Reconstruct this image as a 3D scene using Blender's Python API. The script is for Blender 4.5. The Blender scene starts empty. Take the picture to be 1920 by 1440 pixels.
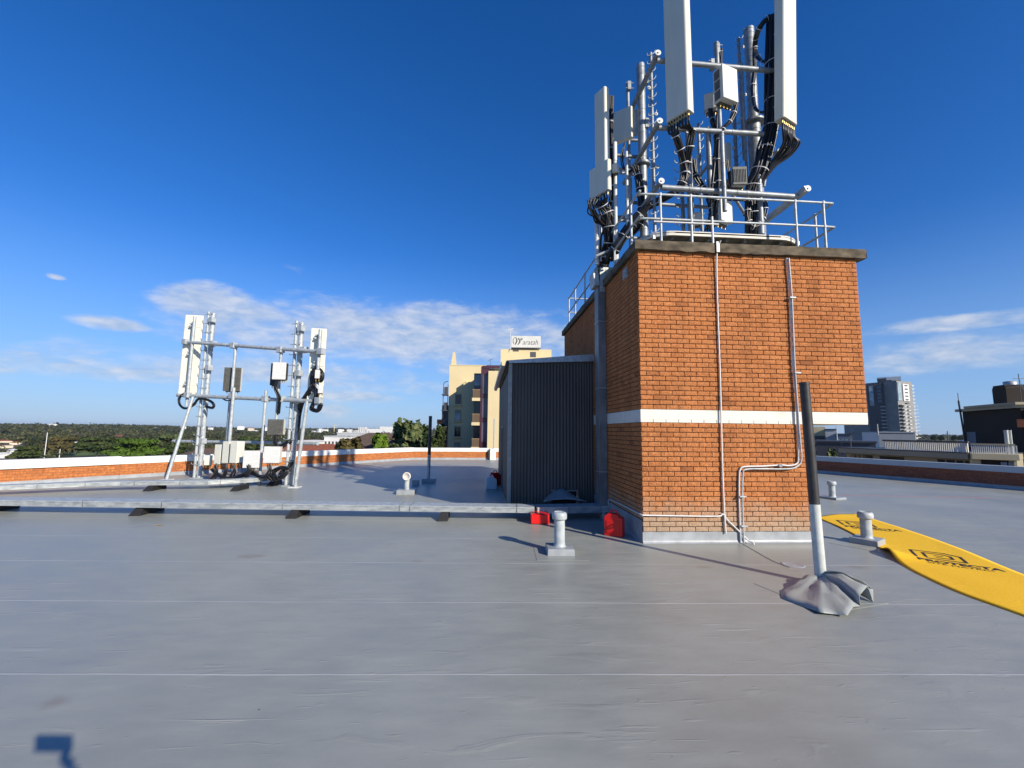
import bpy, bmesh, math, random
import numpy as np
from mathutils import Vector, Matrix, noise as mnoise
random.seed(7)
sc = bpy.context.scene
R_ = math.radians
# ---------------- camera ----------------
FPX, KH, PSI, RHO, HC = 810.0, 88.0, R_(3.8), .0125, 1.9
TH = math.atan(KH / FPX)
vF = Vector((math.sin(PSI)*math.cos(TH), math.cos(PSI)*math.cos(TH), math.sin(TH)))
vR0 = Vector((math.cos(PSI), -math.sin(PSI), 0)); vU0 = vR0.cross(vF)
vR = vR0*math.cos(RHO) + vU0*math.sin(RHO); vU = vR.cross(vF)
CAM = Vector((0, 0, HC))
cd = bpy.data.cameras.new('camera'); cam = bpy.data.objects.new('camera', cd)
sc.collection.objects.link(cam); sc.camera = cam
M = Matrix((vR, vU, -vF)).transposed().to_4x4(); M.translation = CAM; cam.matrix_world = M
cd.sensor_width = 36; cd.lens = 36*FPX/1920; cd.clip_end = 20000; cd.clip_start = .05
sc.render.resolution_x = 1024; sc.render.resolution_y = 768
# ---------------- world, sun, exposure ----------------
SUN_EL, SHADOW_AZ = R_(25.6), R_(-40.15)
sx, sy = -math.sin(SHADOW_AZ), -math.cos(SHADOW_AZ)          # towards the sun (horizontal)
sun_dir = Vector((sx*math.cos(SUN_EL), sy*math.cos(SUN_EL), math.sin(SUN_EL)))
sl = bpy.data.lights.new('sun', 'SUN'); sl.energy = 5.0; sl.angle = R_(.53); sl.color = (1, .91, .77)
so = bpy.data.objects.new('sun', sl); sc.collection.objects.link(so)
so.rotation_euler = (-sun_dir).to_track_quat('-Z', 'Y').to_euler(); so.location = (0, -20, 30)
sc.view_settings.view_transform = 'Standard'; sc.view_settings.look = 'None'
sc.view_settings.gamma = 1; sc.view_settings.exposure = 0.30; sc.view_settings.use_curve_mapping = False

def ray(x, y): return vF + vR*((x-960)/FPX) - vU*((y-720)/FPX)
def PZ(x, y, z=0.0): d = ray(x, y); return CAM + d*((z-HC)/d.z)
def PY(x, y, Y): d = ray(x, y); return CAM + d*(Y/d.y)
def PX(x, y, X): d = ray(x, y); return CAM + d*(X/d.x)
def PD(x, y, D): return CAM + ray(x, y)*D

w = bpy.data.worlds.new('World'); sc.world = w; w.use_nodes = True
nt = w.node_tree; nt.nodes.clear(); N = nt.nodes.new; Lk = nt.links.new
def wm(op, a, b=None, c=None):
    n = N('ShaderNodeMath'); n.operation = op
    for i, v in enumerate((a, b, c)):
        if v is None: continue
        if isinstance(v, (int, float)): n.inputs[i].default_value = v
        else: Lk(v, n.inputs[i])
    return n.outputs[0]
out = N('ShaderNodeOutputWorld'); bg = N('ShaderNodeBackground'); bg.inputs[1].default_value = .088
sky = N('ShaderNodeTexSky'); sky.sky_type = 'NISHITA'; sky.sun_disc = False
sky.sun_elevation = SUN_EL; sky.sun_rotation = math.atan2(sx, sy)
sky.air_density = 1.0; sky.dust_density = .15; sky.ozone_density = 3.5; sky.altitude = 60
hs = N('ShaderNodeHueSaturation'); hs.inputs['Saturation'].default_value = 1.3; hs.inputs['Value'].default_value = .92
Lk(sky.outputs[0], hs.inputs['Color'])
tint = N('ShaderNodeMix'); tint.data_type = 'RGBA'; tint.blend_type = 'MULTIPLY'; tint.inputs[0].default_value = 1; Lk(hs.outputs[0], tint.inputs[6]); tint.inputs[7].default_value = (1.02, 1.14, 1.54, 1)
tc = N('ShaderNodeTexCoord'); sep = N('ShaderNodeSeparateXYZ'); Lk(tc.outputs['Generated'], sep.inputs[0])
az = wm('ARCTAN2', sep.outputs[0], sep.outputs[1]); el = wm('ARCSINE', sep.outputs[2])
cv = N('ShaderNodeCombineXYZ'); Lk(az, cv.inputs[0]); Lk(wm('MULTIPLY', el, 2.7), cv.inputs[1])
def wnoise(scale, detail, rough, dist=0.0, off=0.0):
    n = N('ShaderNodeTexNoise'); n.inputs['Scale'].default_value = scale; n.inputs['Detail'].default_value = detail
    n.inputs['Roughness'].default_value = rough; n.inputs['Distortion'].default_value = dist
    v = N('ShaderNodeVectorMath'); v.operation = 'ADD'; v.inputs[1].default_value = (off, off, 0)
    Lk(cv.outputs[0], v.inputs[0]); Lk(v.outputs[0], n.inputs['Vector']); return n.outputs[0]
nz = wnoise(5.5, 9, .62, .5); nz2 = wnoise(20, 6, .6, .3, 3.1)
nzz = wm('ADD', wm('MULTIPLY', nz, .72), wm('MULTIPLY', nz2, .28))
# clouds: (px, py, half width px, half height px, weight)
CL = [(395, 572, 95, 40, 1.45), (330, 560, 40, 20, 1.1), (470, 590, 90, 34, 1.2), (560, 625, 260, 60, 1.0), (800, 628, 360, 66, 1.1), (1010, 640, 210, 55, .9), (860, 590, 260, 26, .8), (210, 606, 75, 15, 1.35),
      (180, 690, 380, 30, .80), (520, 700, 420, 44, .80), (700, 720, 300, 24, .7), (650, 742, 130, 16, .85), (620, 768, 60, 20, .7), (105, 519, 22, 6, .8), (20, 692, 60, 9, .7),
      (1800, 605, 360, 20, .85), (1790, 662, 360, 46, .95), (550, 505, 40, 25, .35), (-250, 660, 300, 60, .9), (2300, 640, 300, 60, .8), (900, 690, 260, 26, .55)]
hz = N('ShaderNodeMapRange'); hz.interpolation_type = 'SMOOTHSTEP'; Lk(el, hz.inputs[0]); hz.inputs[1].default_value = R_(-2); hz.inputs[2].default_value = R_(23); hz.inputs[3].default_value = .75; hz.inputs[4].default_value = 0
hzm = N('ShaderNodeMix'); hzm.data_type = 'RGBA'; Lk(hz.outputs[0], hzm.inputs[0]); Lk(tint.outputs[2], hzm.inputs[6]); hzm.inputs[7].default_value = (2.5, 4.2, 7.2, 1)
tot = None
for (x, y, hw, hh, wt) in CL:
    d = ray(x, y).normalized(); a0 = math.atan2(d.x, d.y); e0 = math.asin(d.z)
    d1 = ray(x+hw, y).normalized(); ra = abs(math.atan2(d1.x, d1.y)-a0); d2 = ray(x, y-hh).normalized(); re = abs(math.asin(d2.z)-e0)
    u = wm('DIVIDE', wm('SUBTRACT', az, a0), ra); v = wm('DIVIDE', wm('SUBTRACT', el, e0), re)
    q = wm('SUBTRACT', wt, wm('MULTIPLY', wm('ADD', wm('MULTIPLY', u, u), wm('MULTIPLY', v, v)), .9))
    q = wm('MAXIMUM', q, -1.0)
    tot = q if tot is None else wm('MAXIMUM', tot, q)
val = wm('ADD', wm('MULTIPLY', tot, .85), wm('MULTIPLY', wm('SUBTRACT', nzz, .5), 2.5))
mr = N('ShaderNodeMapRange'); mr.interpolation_type = 'SMOOTHSTEP'; Lk(val, mr.inputs[0])
mr.inputs[1].default_value = .05; mr.inputs[2].default_value = 1.0; mr.inputs[3].default_value = 0; mr.inputs[4].default_value = .78
mixc = N('ShaderNodeMix'); mixc.data_type = 'RGBA'; Lk(mr.outputs[0], mixc.inputs[0]); Lk(hzm.outputs[2], mixc.inputs[6])
ccol = N('ShaderNodeValToRGB'); Lk(nz2, ccol.inputs[0]); ccol.color_ramp.elements[0].position = .35; ccol.color_ramp.elements[1].position = .68
ccol.color_ramp.elements[0].color = (3.9, 4.9, 6.6, 1); ccol.color_ramp.elements[1].color = (6.6, 6.9, 7.6, 1)
Lk(ccol.outputs[0], mixc.inputs[7]); Lk(mixc.outputs[2], bg.inputs[0]); Lk(bg.outputs[0], out.inputs[0])

# ---------------- materials ----------------
MATS = {}
def newmat(name):
    m = bpy.data.materials.new(name); m.use_nodes = True; MATS[name] = m
    return m, m.node_tree, m.node_tree.nodes['Principled BSDF']
def nn(nt, t, **kw):
    n = nt.nodes.new(t)
    for k, v in kw.items():
        if k in n.inputs.keys() if hasattr(n.inputs, 'keys') else False: n.inputs[k].default_value = v
        else: setattr(n, k, v)
    return n
def mat(name, col, rough=.6, metal=0.0, var=.12, scale=6.0, bump=0.0, bscale=40.0, col2=None, stretch=(1, 1, 1), spec=.5, detail=6, lo=.35, hi=.65, tone=0.0, world=False):
    m, nt, b = newmat(name); tc = nn(nt, 'ShaderNodeTexCoord'); mp = nn(nt, 'ShaderNodeMapping'); mp.inputs['Scale'].default_value = stretch
    if world:
        g = nn(nt, 'ShaderNodeNewGeometry'); nt.links.new(g.outputs['Position'], mp.inputs[0])
    else: nt.links.new(tc.outputs['Object'], mp.inputs[0])
    no = nn(nt, 'ShaderNodeTexNoise'); no.inputs['Scale'].default_value = scale; no.inputs['Detail'].default_value = detail; nt.links.new(mp.outputs[0], no.inputs['Vector'])
    r = nn(nt, 'ShaderNodeValToRGB'); nt.links.new(no.outputs[0], r.inputs[0])
    c2 = col2 or tuple(min(1, c*(1+var)) for c in col); c1 = col if col2 else tuple(c*(1-var) for c in col)
    r.color_ramp.elements[0].position = lo; r.color_ramp.elements[1].position = hi
    r.color_ramp.elements[0].color = (*c1, 1); r.color_ramp.elements[1].color = (*c2, 1)
    o = r.outputs[0]
    if tone:
        at = nn(nt, 'ShaderNodeAttribute'); at.attribute_name = 'tone'
        h = nn(nt, 'ShaderNodeHueSaturation'); nt.links.new(o, h.inputs['Color'])
        mm = nn(nt, 'ShaderNodeMath', operation='MULTIPLY_ADD'); nt.links.new(at.outputs['Fac'], mm.inputs[0]); mm.inputs[1].default_value = tone; mm.inputs[2].default_value = 1-tone/2
        nt.links.new(mm.outputs[0], h.inputs['Value']); o = h.outputs[0]
    nt.links.new(o, b.inputs['Base Color'])
    b.inputs['Roughness'].default_value = rough; b.inputs['Metallic'].default_value = metal; b.inputs['Specular IOR Level'].default_value = spec
    if bump:
        n2 = nn(nt, 'ShaderNodeTexNoise'); n2.inputs['Scale'].default_value = bscale; n2.inputs['Detail'].default_value = 5; nt.links.new(mp.outputs[0], n2.inputs['Vector'])
        bp = nn(nt, 'ShaderNodeBump'); bp.inputs['Strength'].default_value = bump; bp.inputs['Distance'].default_value = .01
        nt.links.new(n2.outputs[0], bp.inputs['Height']); nt.links.new(bp.outputs[0], b.inputs['Normal'])
    return m
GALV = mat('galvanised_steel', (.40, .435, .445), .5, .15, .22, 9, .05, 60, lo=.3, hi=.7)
GALVT = mat('shade_toned_galvanised_pipe', (.24, .26, .275), .5, .35, .28, 9, .05, 60, lo=.3, hi=.7)  # galvanised steel darkened, with the tower pipes' shade in its colour
GALVD = mat('weathered_galvanised', (.30, .33, .34), .5, .4, .0, 5, .1, 30, col2=(.50, .52, .50), stretch=(1, 1, 2.5))
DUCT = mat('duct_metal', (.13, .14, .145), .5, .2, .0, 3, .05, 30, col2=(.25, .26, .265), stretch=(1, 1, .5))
WHITEM = mat('bright_paint', (.62, .62, .60), .5, 0, .06, 12)
CREAMP = mat('cream_radome', (.58, .57, .46), .45, 0, 0, 6, .03, 60, col2=(.66, .65, .54), stretch=(1, 1, .12), lo=.2, hi=.6)
PANELW = mat('white_radome_back', (.70, .69, .58), .45, 0, .03, 8)
GREYBOX = mat('pale_box_paint', (.66, .65, .58), .45, 0, .05, 8)
DARKFIN = mat('dark_heat_fins', (.10, .10, .09), .5, 0, .2, 10)
BLACK = mat('black_cable_rubber', (.012, .012, .014), .38, 0, .3, 20)
GOLD = mat('brass_connector', (.50, .36, .12), .35, .7, .1, 20)
TIE = mat('pale_cable_tie', (.6, .6, .6), .5)
RUBBER = mat('black_rubber_block', (.012, .012, .013), .75, 0, .3, 20, .2)
CONC = mat('mossy_concrete', (.050, .040, .025), .92, 0, 0, 3.5, .6, 45, col2=(.165, .13, .085), detail=10, stretch=(1, 1, 2))
BAND = mat('white_wall_paint', (.56, .53, .45), .7, 0, 0, 2.5, .2, 30, col2=(.68, .66, .58), lo=.25, hi=.5)
CAPW = mat('white_parapet_cap', (.74, .73, .66), .6, 0, .05, 2, .1, 30)
CAPG = mat('shade_toned_parapet_cap', (.42, .46, .48), .6, 0, .05, 2)  # white cap greyed to hold the right parapet's shade
FLASH = mat('grey_membrane_upstand', (.30, .32, .33), .40, 0, .14, 4, .4, 9)
RED = mat('red_plastic', (.72, .012, .010), .32, 0, .05, 5)
WPLAS = mat('milky_plastic', (.62, .66, .72), .4, 0, .05, 5)
MATY = mat('yellow_felt', (.86, .50, .006), .95, 0, .10, 60, .35, 160)
INK = mat('black_print', (.02, .018, .012), .8)
SHED = mat('charcoal_sheeting', (.066, .060, .053), .5, .1, 0, 1.6, .03, 20, col2=(.095, .087, .077), stretch=(1, 1, .3))
SHEDTRIM = mat('grey_trim', (.30, .31, .29), .5, .2, .12, 10)
SHEDROOF = mat('zinc_roof_edge', (.42, .47, .50), .5, .4, .2, 25)
BLKPOST = mat('black_pipe_paint', (.035, .032, .030), .45, 0, .3, 8, .1)
WHTPOST = mat('pale_pipe_paint', (.52, .54, .50), .6, 0, .1, 8, .3, 40)
SKIN = mat('skin', (.50, .28, .19), .55, 0, .05, 20)
CLOTH = mat('navy_cloth', (.03, .045, .08), .9, 0, .1, 20, .2)
CLOTHP = mat('grey_trousers', (.08, .08, .085), .9, 0, .1, 20, .2)
SHOE = mat('dark_shoe_leather', (.03, .02, .015), .5)
HAIR = mat('brown_hair', (.04, .025, .015), .7)
PHONE = mat('phone_glass', (.02, .02, .025), .2)
# ------ roof membrane ------
m, t, b = newmat('grey_roof_membrane'); L = t.links.new
g = nn(t, 'ShaderNodeNewGeometry')
def nz_(scale, det, stretch=(1, 1, 1), rot=0, dist=0):
    mp = nn(t, 'ShaderNodeMapping'); mp.inputs['Scale'].default_value = stretch; mp.inputs['Rotation'].default_value = (0, 0, rot); L(g.outputs['Position'], mp.inputs[0])
    n = nn(t, 'ShaderNodeTexNoise'); n.inputs['Scale'].default_value = scale; n.inputs['Detail'].default_value = det; n.inputs['Distortion'].default_value = dist; L(mp.outputs[0], n.inputs['Vector']); return n.outputs[0]
def ma(op, a, b_=None, c=None):
    n = nn(t, 'ShaderNodeMath', operation=op)
    for i, v in enumerate((a, b_, c)):
        if v is None: continue
        if isinstance(v, (int, float)): n.inputs[i].default_value = v
        else: L(v, n.inputs[i])
    return n.outputs[0]
def rmp(v, a, b_, lo=0., hi=1.):
    n = nn(t, 'ShaderNodeMapRange'); L(v, n.inputs[0]); n.inputs[1].default_value = a; n.inputs[2].default_value = b_; n.inputs[3].default_value = lo; n.inputs[4].default_value = hi; return n.outputs[0]
sp = nn(t, 'ShaderNodeSeparateXYZ'); L(g.outputs['Position'], sp.inputs[0])
wob = nz_(.7, 3)
vv = ma('ADD', ma('ADD', sp.outputs[1], ma('MULTIPLY', sp.outputs[0], .045)), ma('ADD', ma('MULTIPLY', wob, .05), ma('MULTIPLY', nz_(4, 3), .014)))
ph = ma('PINGPONG', ma('ADD', vv, .715-3.655+14.3), .715)        # 0.715 at every seam, 1.43 m apart
seam = rmp(ph, .7045, .7085); lapside = ma('FRACT', ma('DIVIDE', ma('ADD', vv, -3.64+28.6), 1.43))
big = nz_(.55, 5, (1, 1, 1), 0, .4); mid = nz_(3.0, 6, (.7, 2.0, 1), .5); fine = nz_(30, 4)
cr = nn(t, 'ShaderNodeValToRGB'); L(ma('ADD', ma('MULTIPLY', big, .6), ma('MULTIPLY', mid, .4)), cr.inputs[0])
cr.color_ramp.elements[0].position = .36; cr.color_ramp.elements[1].position = .64
cr.color_ramp.elements[0].color = (.262, .274, .248, 1); cr.color_ramp.elements[1].color = (.335, .347, .308, 1)
spots = rmp(nz_(9, 3, (1, 1, 1), 0, 1.2), .70, .78, 0, .35)
mx = nn(t, 'ShaderNodeMix', data_type='RGBA'); L(spots, mx.inputs[0]); L(cr.outputs[0], mx.inputs[6]); mx.inputs[7].default_value = (.345, .355, .345, 1)
stk = ma('MULTIPLY', rmp(nz_(5.5, 3, (.22, 2.6, 1), .42, .6), .62, .72, 0, 1), rmp(nz_(1.1, 2), .46, .62, 0, 1))
mxs = nn(t, 'ShaderNodeMix', data_type='RGBA'); L(ma('MULTIPLY', stk, .24), mxs.inputs[0]); L(mx.outputs[2], mxs.inputs[6]); mxs.inputs[7].default_value = (.46, .455, .44, 1); mx = mxs
# brown water stains, by place
st = None
for (x, y, r) in ((6.05-.6, 6.15, .20), (3.2, 6.2, .12), (-.9, 6.6, .12), (-2.9, 3.4, .12), (-3.4, 6.9, .22)):
    dx = ma('SUBTRACT', sp.outputs[0], x); dy = ma('SUBTRACT', sp.outputs[1], y)
    q = rmp(ma('ADD', ma('SQRT', ma('ADD', ma('MULTIPLY', dx, dx), ma('MULTIPLY', ma('MULTIPLY', dy, dy), 2.5))), ma('MULTIPLY', nz_(7, 5), .25)), r+.02, r+.14, .55, 0)
    st = q if st is None else ma('MAXIMUM', st, q)
mx2 = nn(t, 'ShaderNodeMix', data_type='RGBA'); L(st, mx2.inputs[0]); L(mx.outputs[2], mx2.inputs[6]); mx2.inputs[7].default_value = (.235, .20, .155, 1)
# faded red marking line on the far right
P1 = PZ(1560, 928); P2 = PZ(1905, 934); dd = (P2-P1).normalized(); nrm = Vector((-dd.y, dd.x, 0))
dl = ma('ADD', ma('ADD', ma('MULTIPLY', sp.outputs[0], nrm.x), ma('MULTIPLY', sp.outputs[1], nrm.y)), -nrm.dot(P1))
al = ma('ADD', ma('ADD', ma('MULTIPLY', sp.outputs[0], dd.x), ma('MULTIPLY', sp.outputs[1], dd.y)), -dd.dot(P1))
ln = ma('MULTIPLY', rmp(ma('ABSOLUTE', ma('ADD', dl, ma('MULTIPLY', wob, .1))), .03, .16, .9, 0), ma('MULTIPLY', rmp(al, -3, -2.5), rmp(al, (P2-P1).length-.8, (P2-P1).length, 1, 0)))
ln = ma('MULTIPLY', ln, rmp(nz_(2.2, 3), .35, .6, .2, 1))
mx3 = nn(t, 'ShaderNodeMix', data_type='RGBA'); L(ln, mx3.inputs[0]); L(mx2.outputs[2], mx3.inputs[6]); mx3.inputs[7].default_value = (.50, .22, .17, 1)
mx4 = nn(t, 'ShaderNodeMix', data_type='RGBA'); L(ma('MULTIPLY', seam, ma('ADD', .35, ma('MULTIPLY', rmp(nz_(.9, 2), .4, .6), .5))), mx4.inputs[0]); L(mx3.outputs[2], mx4.inputs[6]); mx4.inputs[7].default_value = (.50, .50, .49, 1)
L(mx4.outputs[2], b.inputs['Base Color'])
rr = rmp(ma('ADD', ma('MULTIPLY', big, .5), ma('MULTIPLY', mid, .5)),   .3, .7, .33, .50); L(rr, b.inputs['Roughness']); b.inputs['Specular IOR Level'].default_value = .40
wr = ma('ADD', rmp(nz_(2.6, 5, (.5, 1.9, 1), .45, 1.0), .60, .80), ma('MULTIPLY', rmp(nz_(7, 4, (.6, 2.2, 1), .35, .8), .66, .76), .7)); lapb = rmp(lapside, 0.0, .012, 0, 1)
hgt = ma('ADD', ma('ADD', ma('MULTIPLY', wr, .55), ma('MULTIPLY', big, 1.2)), ma('ADD', ma('MULTIPLY', fine, .05), ma('MULTIPLY', seam, .35)))
vo = nn(t, 'ShaderNodeTexVoronoi'); vo.inputs['Scale'].default_value = 2.3; vo.inputs['Randomness'].default_value = 1; L(g.outputs['Position'], vo.inputs['Vector'])
speck = ma('MULTIPLY', rmp(vo.outputs['Distance'], .016, .024, 1, 0), rmp(nz_(.8, 1), .47, .5, 0, 1))
mx5 = nn(t, 'ShaderNodeMix', data_type='RGBA'); L(ma('MULTIPLY', speck, .8), mx5.inputs[0]); L(mx4.outputs[2], mx5.inputs[6]); mx5.inputs[7].default_value = (.05, .045, .035, 1); L(mx5.outputs[2], b.inputs['Base Color'])
hgt = ma('ADD', hgt, ma('ADD', ma('MULTIPLY', mid, .40), ma('MULTIPLY', stk, .5)))
bp = nn(t, 'ShaderNodeBump'); bp.inputs['Strength'].default_value = .55; bp.inputs['Distance'].default_value = .012; L(hgt, bp.inputs['Height']); L(bp.outputs[0], b.inputs['Normal'])
MEMB = m
# ------ modelled brick (tone attribute per brick) ------
def brickmat(name, c1, c2, c3, effl=True, bumpy=.9):
    m, t, b = newmat(name); L = t.links.new
    g = nn(t, 'ShaderNodeNewGeometry'); at = nn(t, 'ShaderNodeAttribute'); at.attribute_name = 'tone'
    cr = nn(t, 'ShaderNodeValToRGB'); L(at.outputs['Fac'], cr.inputs[0])
    cr.color_ramp.elements[0].color = (*c1, 1); cr.color_ramp.elements[0].position = 0
    cr.color_ramp.elements[1].color = (*c2, 1); cr.color_ramp.elements[1].position = 1
    e = cr.color_ramp.elements.new(.35); e.color = (*c3, 1)
    no = nn(t, 'ShaderNodeTexNoise'); no.inputs['Scale'].default_value = 30; no.inputs['Detail'].default_value = 6; no.inputs['Distortion'].default_value = 2.5; L(g.outputs['Position'], no.inputs['Vector'])
    hs = nn(t, 'ShaderNodeHueSaturation'); L(cr.outputs[0], hs.inputs['Color'])
    mrn = nn(t, 'ShaderNodeMapRange'); L(no.outputs[0], mrn.inputs[0]); mrn.inputs[1].default_value = .3; mrn.inputs[2].default_value = .7; mrn.inputs[3].default_value = .5; mrn.inputs[4].default_value = 1.3
    mps = nn(t, 'ShaderNodeMapping'); mps.inputs['Scale'].default_value = (3.2, 3.2, .35); L(g.outputs['Position'], mps.inputs[0]); ns = nn(t, 'ShaderNodeTexNoise'); ns.inputs['Scale'].default_value = 1.6; ns.inputs['Detail'].default_value = 7; L(mps.outputs[0], ns.inputs['Vector'])
    ms_ = nn(t, 'ShaderNodeMapRange'); L(ns.outputs[0], ms_.inputs[0]); ms_.inputs[1].default_value = .35; ms_.inputs[2].default_value = .6; ms_.inputs[3].default_value = .92; ms_.inputs[4].default_value = 1.10
    mu = nn(t, 'ShaderNodeMath', operation='MULTIPLY'); L(mrn.outputs[0], mu.inputs[0]); L(ms_.outputs[0], mu.inputs[1]); L(mu.outputs[0], hs.inputs['Value']); o = hs.outputs[0]
    if effl:
        sp = nn(t, 'ShaderNodeSeparateXYZ'); L(g.outputs['Position'], sp.inputs[0])
        n3 = nn(t, 'ShaderNodeTexNoise'); n3.inputs['Scale'].default_value = 3.0; n3.inputs['Detail'].default_value = 8; L(g.outputs['Position'], n3.inputs['Vector'])
        m1 = nn(t, 'ShaderNodeMath', operation='MULTIPLY_ADD'); L(n3.outputs[0], m1.inputs[0]); m1.inputs[1].default_value = .55; L(sp.outputs[2], m1.inputs[2])
        mr = nn(t, 'ShaderNodeMapRange'); L(m1.outputs[0], mr.inputs[0]); mr.inputs[1].default_value = 1.05; mr.inputs[2].default_value = .60; mr.inputs[3].default_value = 0; mr.inputs[4].default_value = .75
        mx = nn(t, 'ShaderNodeMix', data_type='RGBA'); L(mr.outputs[0], mx.inputs[0]); L(o, mx.inputs[6]); mx.inputs[7].default_value = (.46, .36, .25, 1); o = mx.outputs[2]
    L(o, b.inputs['Base Color']); b.inputs['Roughness'].default_value = .9; b.inputs['Specular IOR Level'].default_value = .2
    bp = nn(t, 'ShaderNodeBump'); bp.inputs['Strength'].default_value = bumpy; bp.inputs['Distance'].default_value = .022; L(no.outputs[0], bp.inputs['Height']); L(bp.outputs[0], b.inputs['Normal'])
    return m
BRICK = brickmat('rockface_brick', (.34, .125, .048), (.56, .222, .080), (.48, .178, .062))
MORTAR = mat('brick_mortar', (.095, .055, .032), .95, 0, .15, 20, .3)  # mortar darkened to add to the shadow in the joints
def brickwall(name, c1, c2, mort, sc_=1.0, bump=.5):
    m, t, b = newmat(name); L = t.links.new
    tc = nn(t, 'ShaderNodeTexCoord'); sp = nn(t, 'ShaderNodeSeparateXYZ'); L(tc.outputs['Object'], sp.inputs[0]); cb = nn(t, 'ShaderNodeCombineXYZ')
    ad = nn(t, 'ShaderNodeMath', operation='ADD'); L(sp.outputs[0], ad.inputs[0]); L(sp.outputs[1], ad.inputs[1])
    L(ad.outputs[0], cb.inputs[0]); L(sp.outputs[2], cb.inputs[1])
    br = nn(t, 'ShaderNodeTexBrick'); L(cb.outputs[0], br.inputs['Vector']); br.inputs['Scale'].default_value = sc_
    br.inputs['Brick Width'].default_value = .24; br.inputs['Row Height'].default_value = .086; br.inputs['Mortar Size'].default_value = .006; br.inputs['Mortar Smooth'].default_value = .3
    br.inputs['Color1'].default_value = (*c1, 1); br.inputs['Color2'].default_value = (*c2, 1); br.inputs['Mortar'].default_value = (*mort, 1)
    no = nn(t, 'ShaderNodeTexNoise'); no.inputs['Scale'].default_value = 14; no.inputs['Detail'].default_value = 6; L(tc.outputs['Object'], no.inputs['Vector'])
    hs = nn(t, 'ShaderNodeHueSaturation'); L(br.outputs[0], hs.inputs['Color']); mr = nn(t, 'ShaderNodeMapRange'); L(no.outputs[0], mr.inputs[0])
    mr.inputs[1].default_value = .3; mr.inputs[2].default_value = .7; mr.inputs[3].default_value = .7; mr.inputs[4].default_value = 1.25; L(mr.outputs[0], hs.inputs['Value'])
    L(hs.outputs[0], b.inputs['Base Color']); b.inputs['Roughness'].default_value = .9
    a2 = nn(t, 'ShaderNodeMath', operation='MULTIPLY_ADD'); L(no.outputs[0], a2.inputs[0]); a2.inputs[1].default_value = .5; L(br.outputs['Fac'], a2.inputs[2])
    bp = nn(t, 'ShaderNodeBump'); bp.invert = True; bp.inputs['Strength'].default_value = bump; bp.inputs['Distance'].default_value = .012; L(a2.outputs[0], bp.inputs['Height']); L(bp.outputs[0], b.inputs['Normal'])
    return m
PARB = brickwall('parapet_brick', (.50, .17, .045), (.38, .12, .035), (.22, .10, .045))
PARBR = brickwall('shade_toned_parapet_brick', (.30, .10, .05), (.22, .075, .04), (.12, .07, .045))  # parapet brick darkened to carry the right parapet's shade

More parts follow.
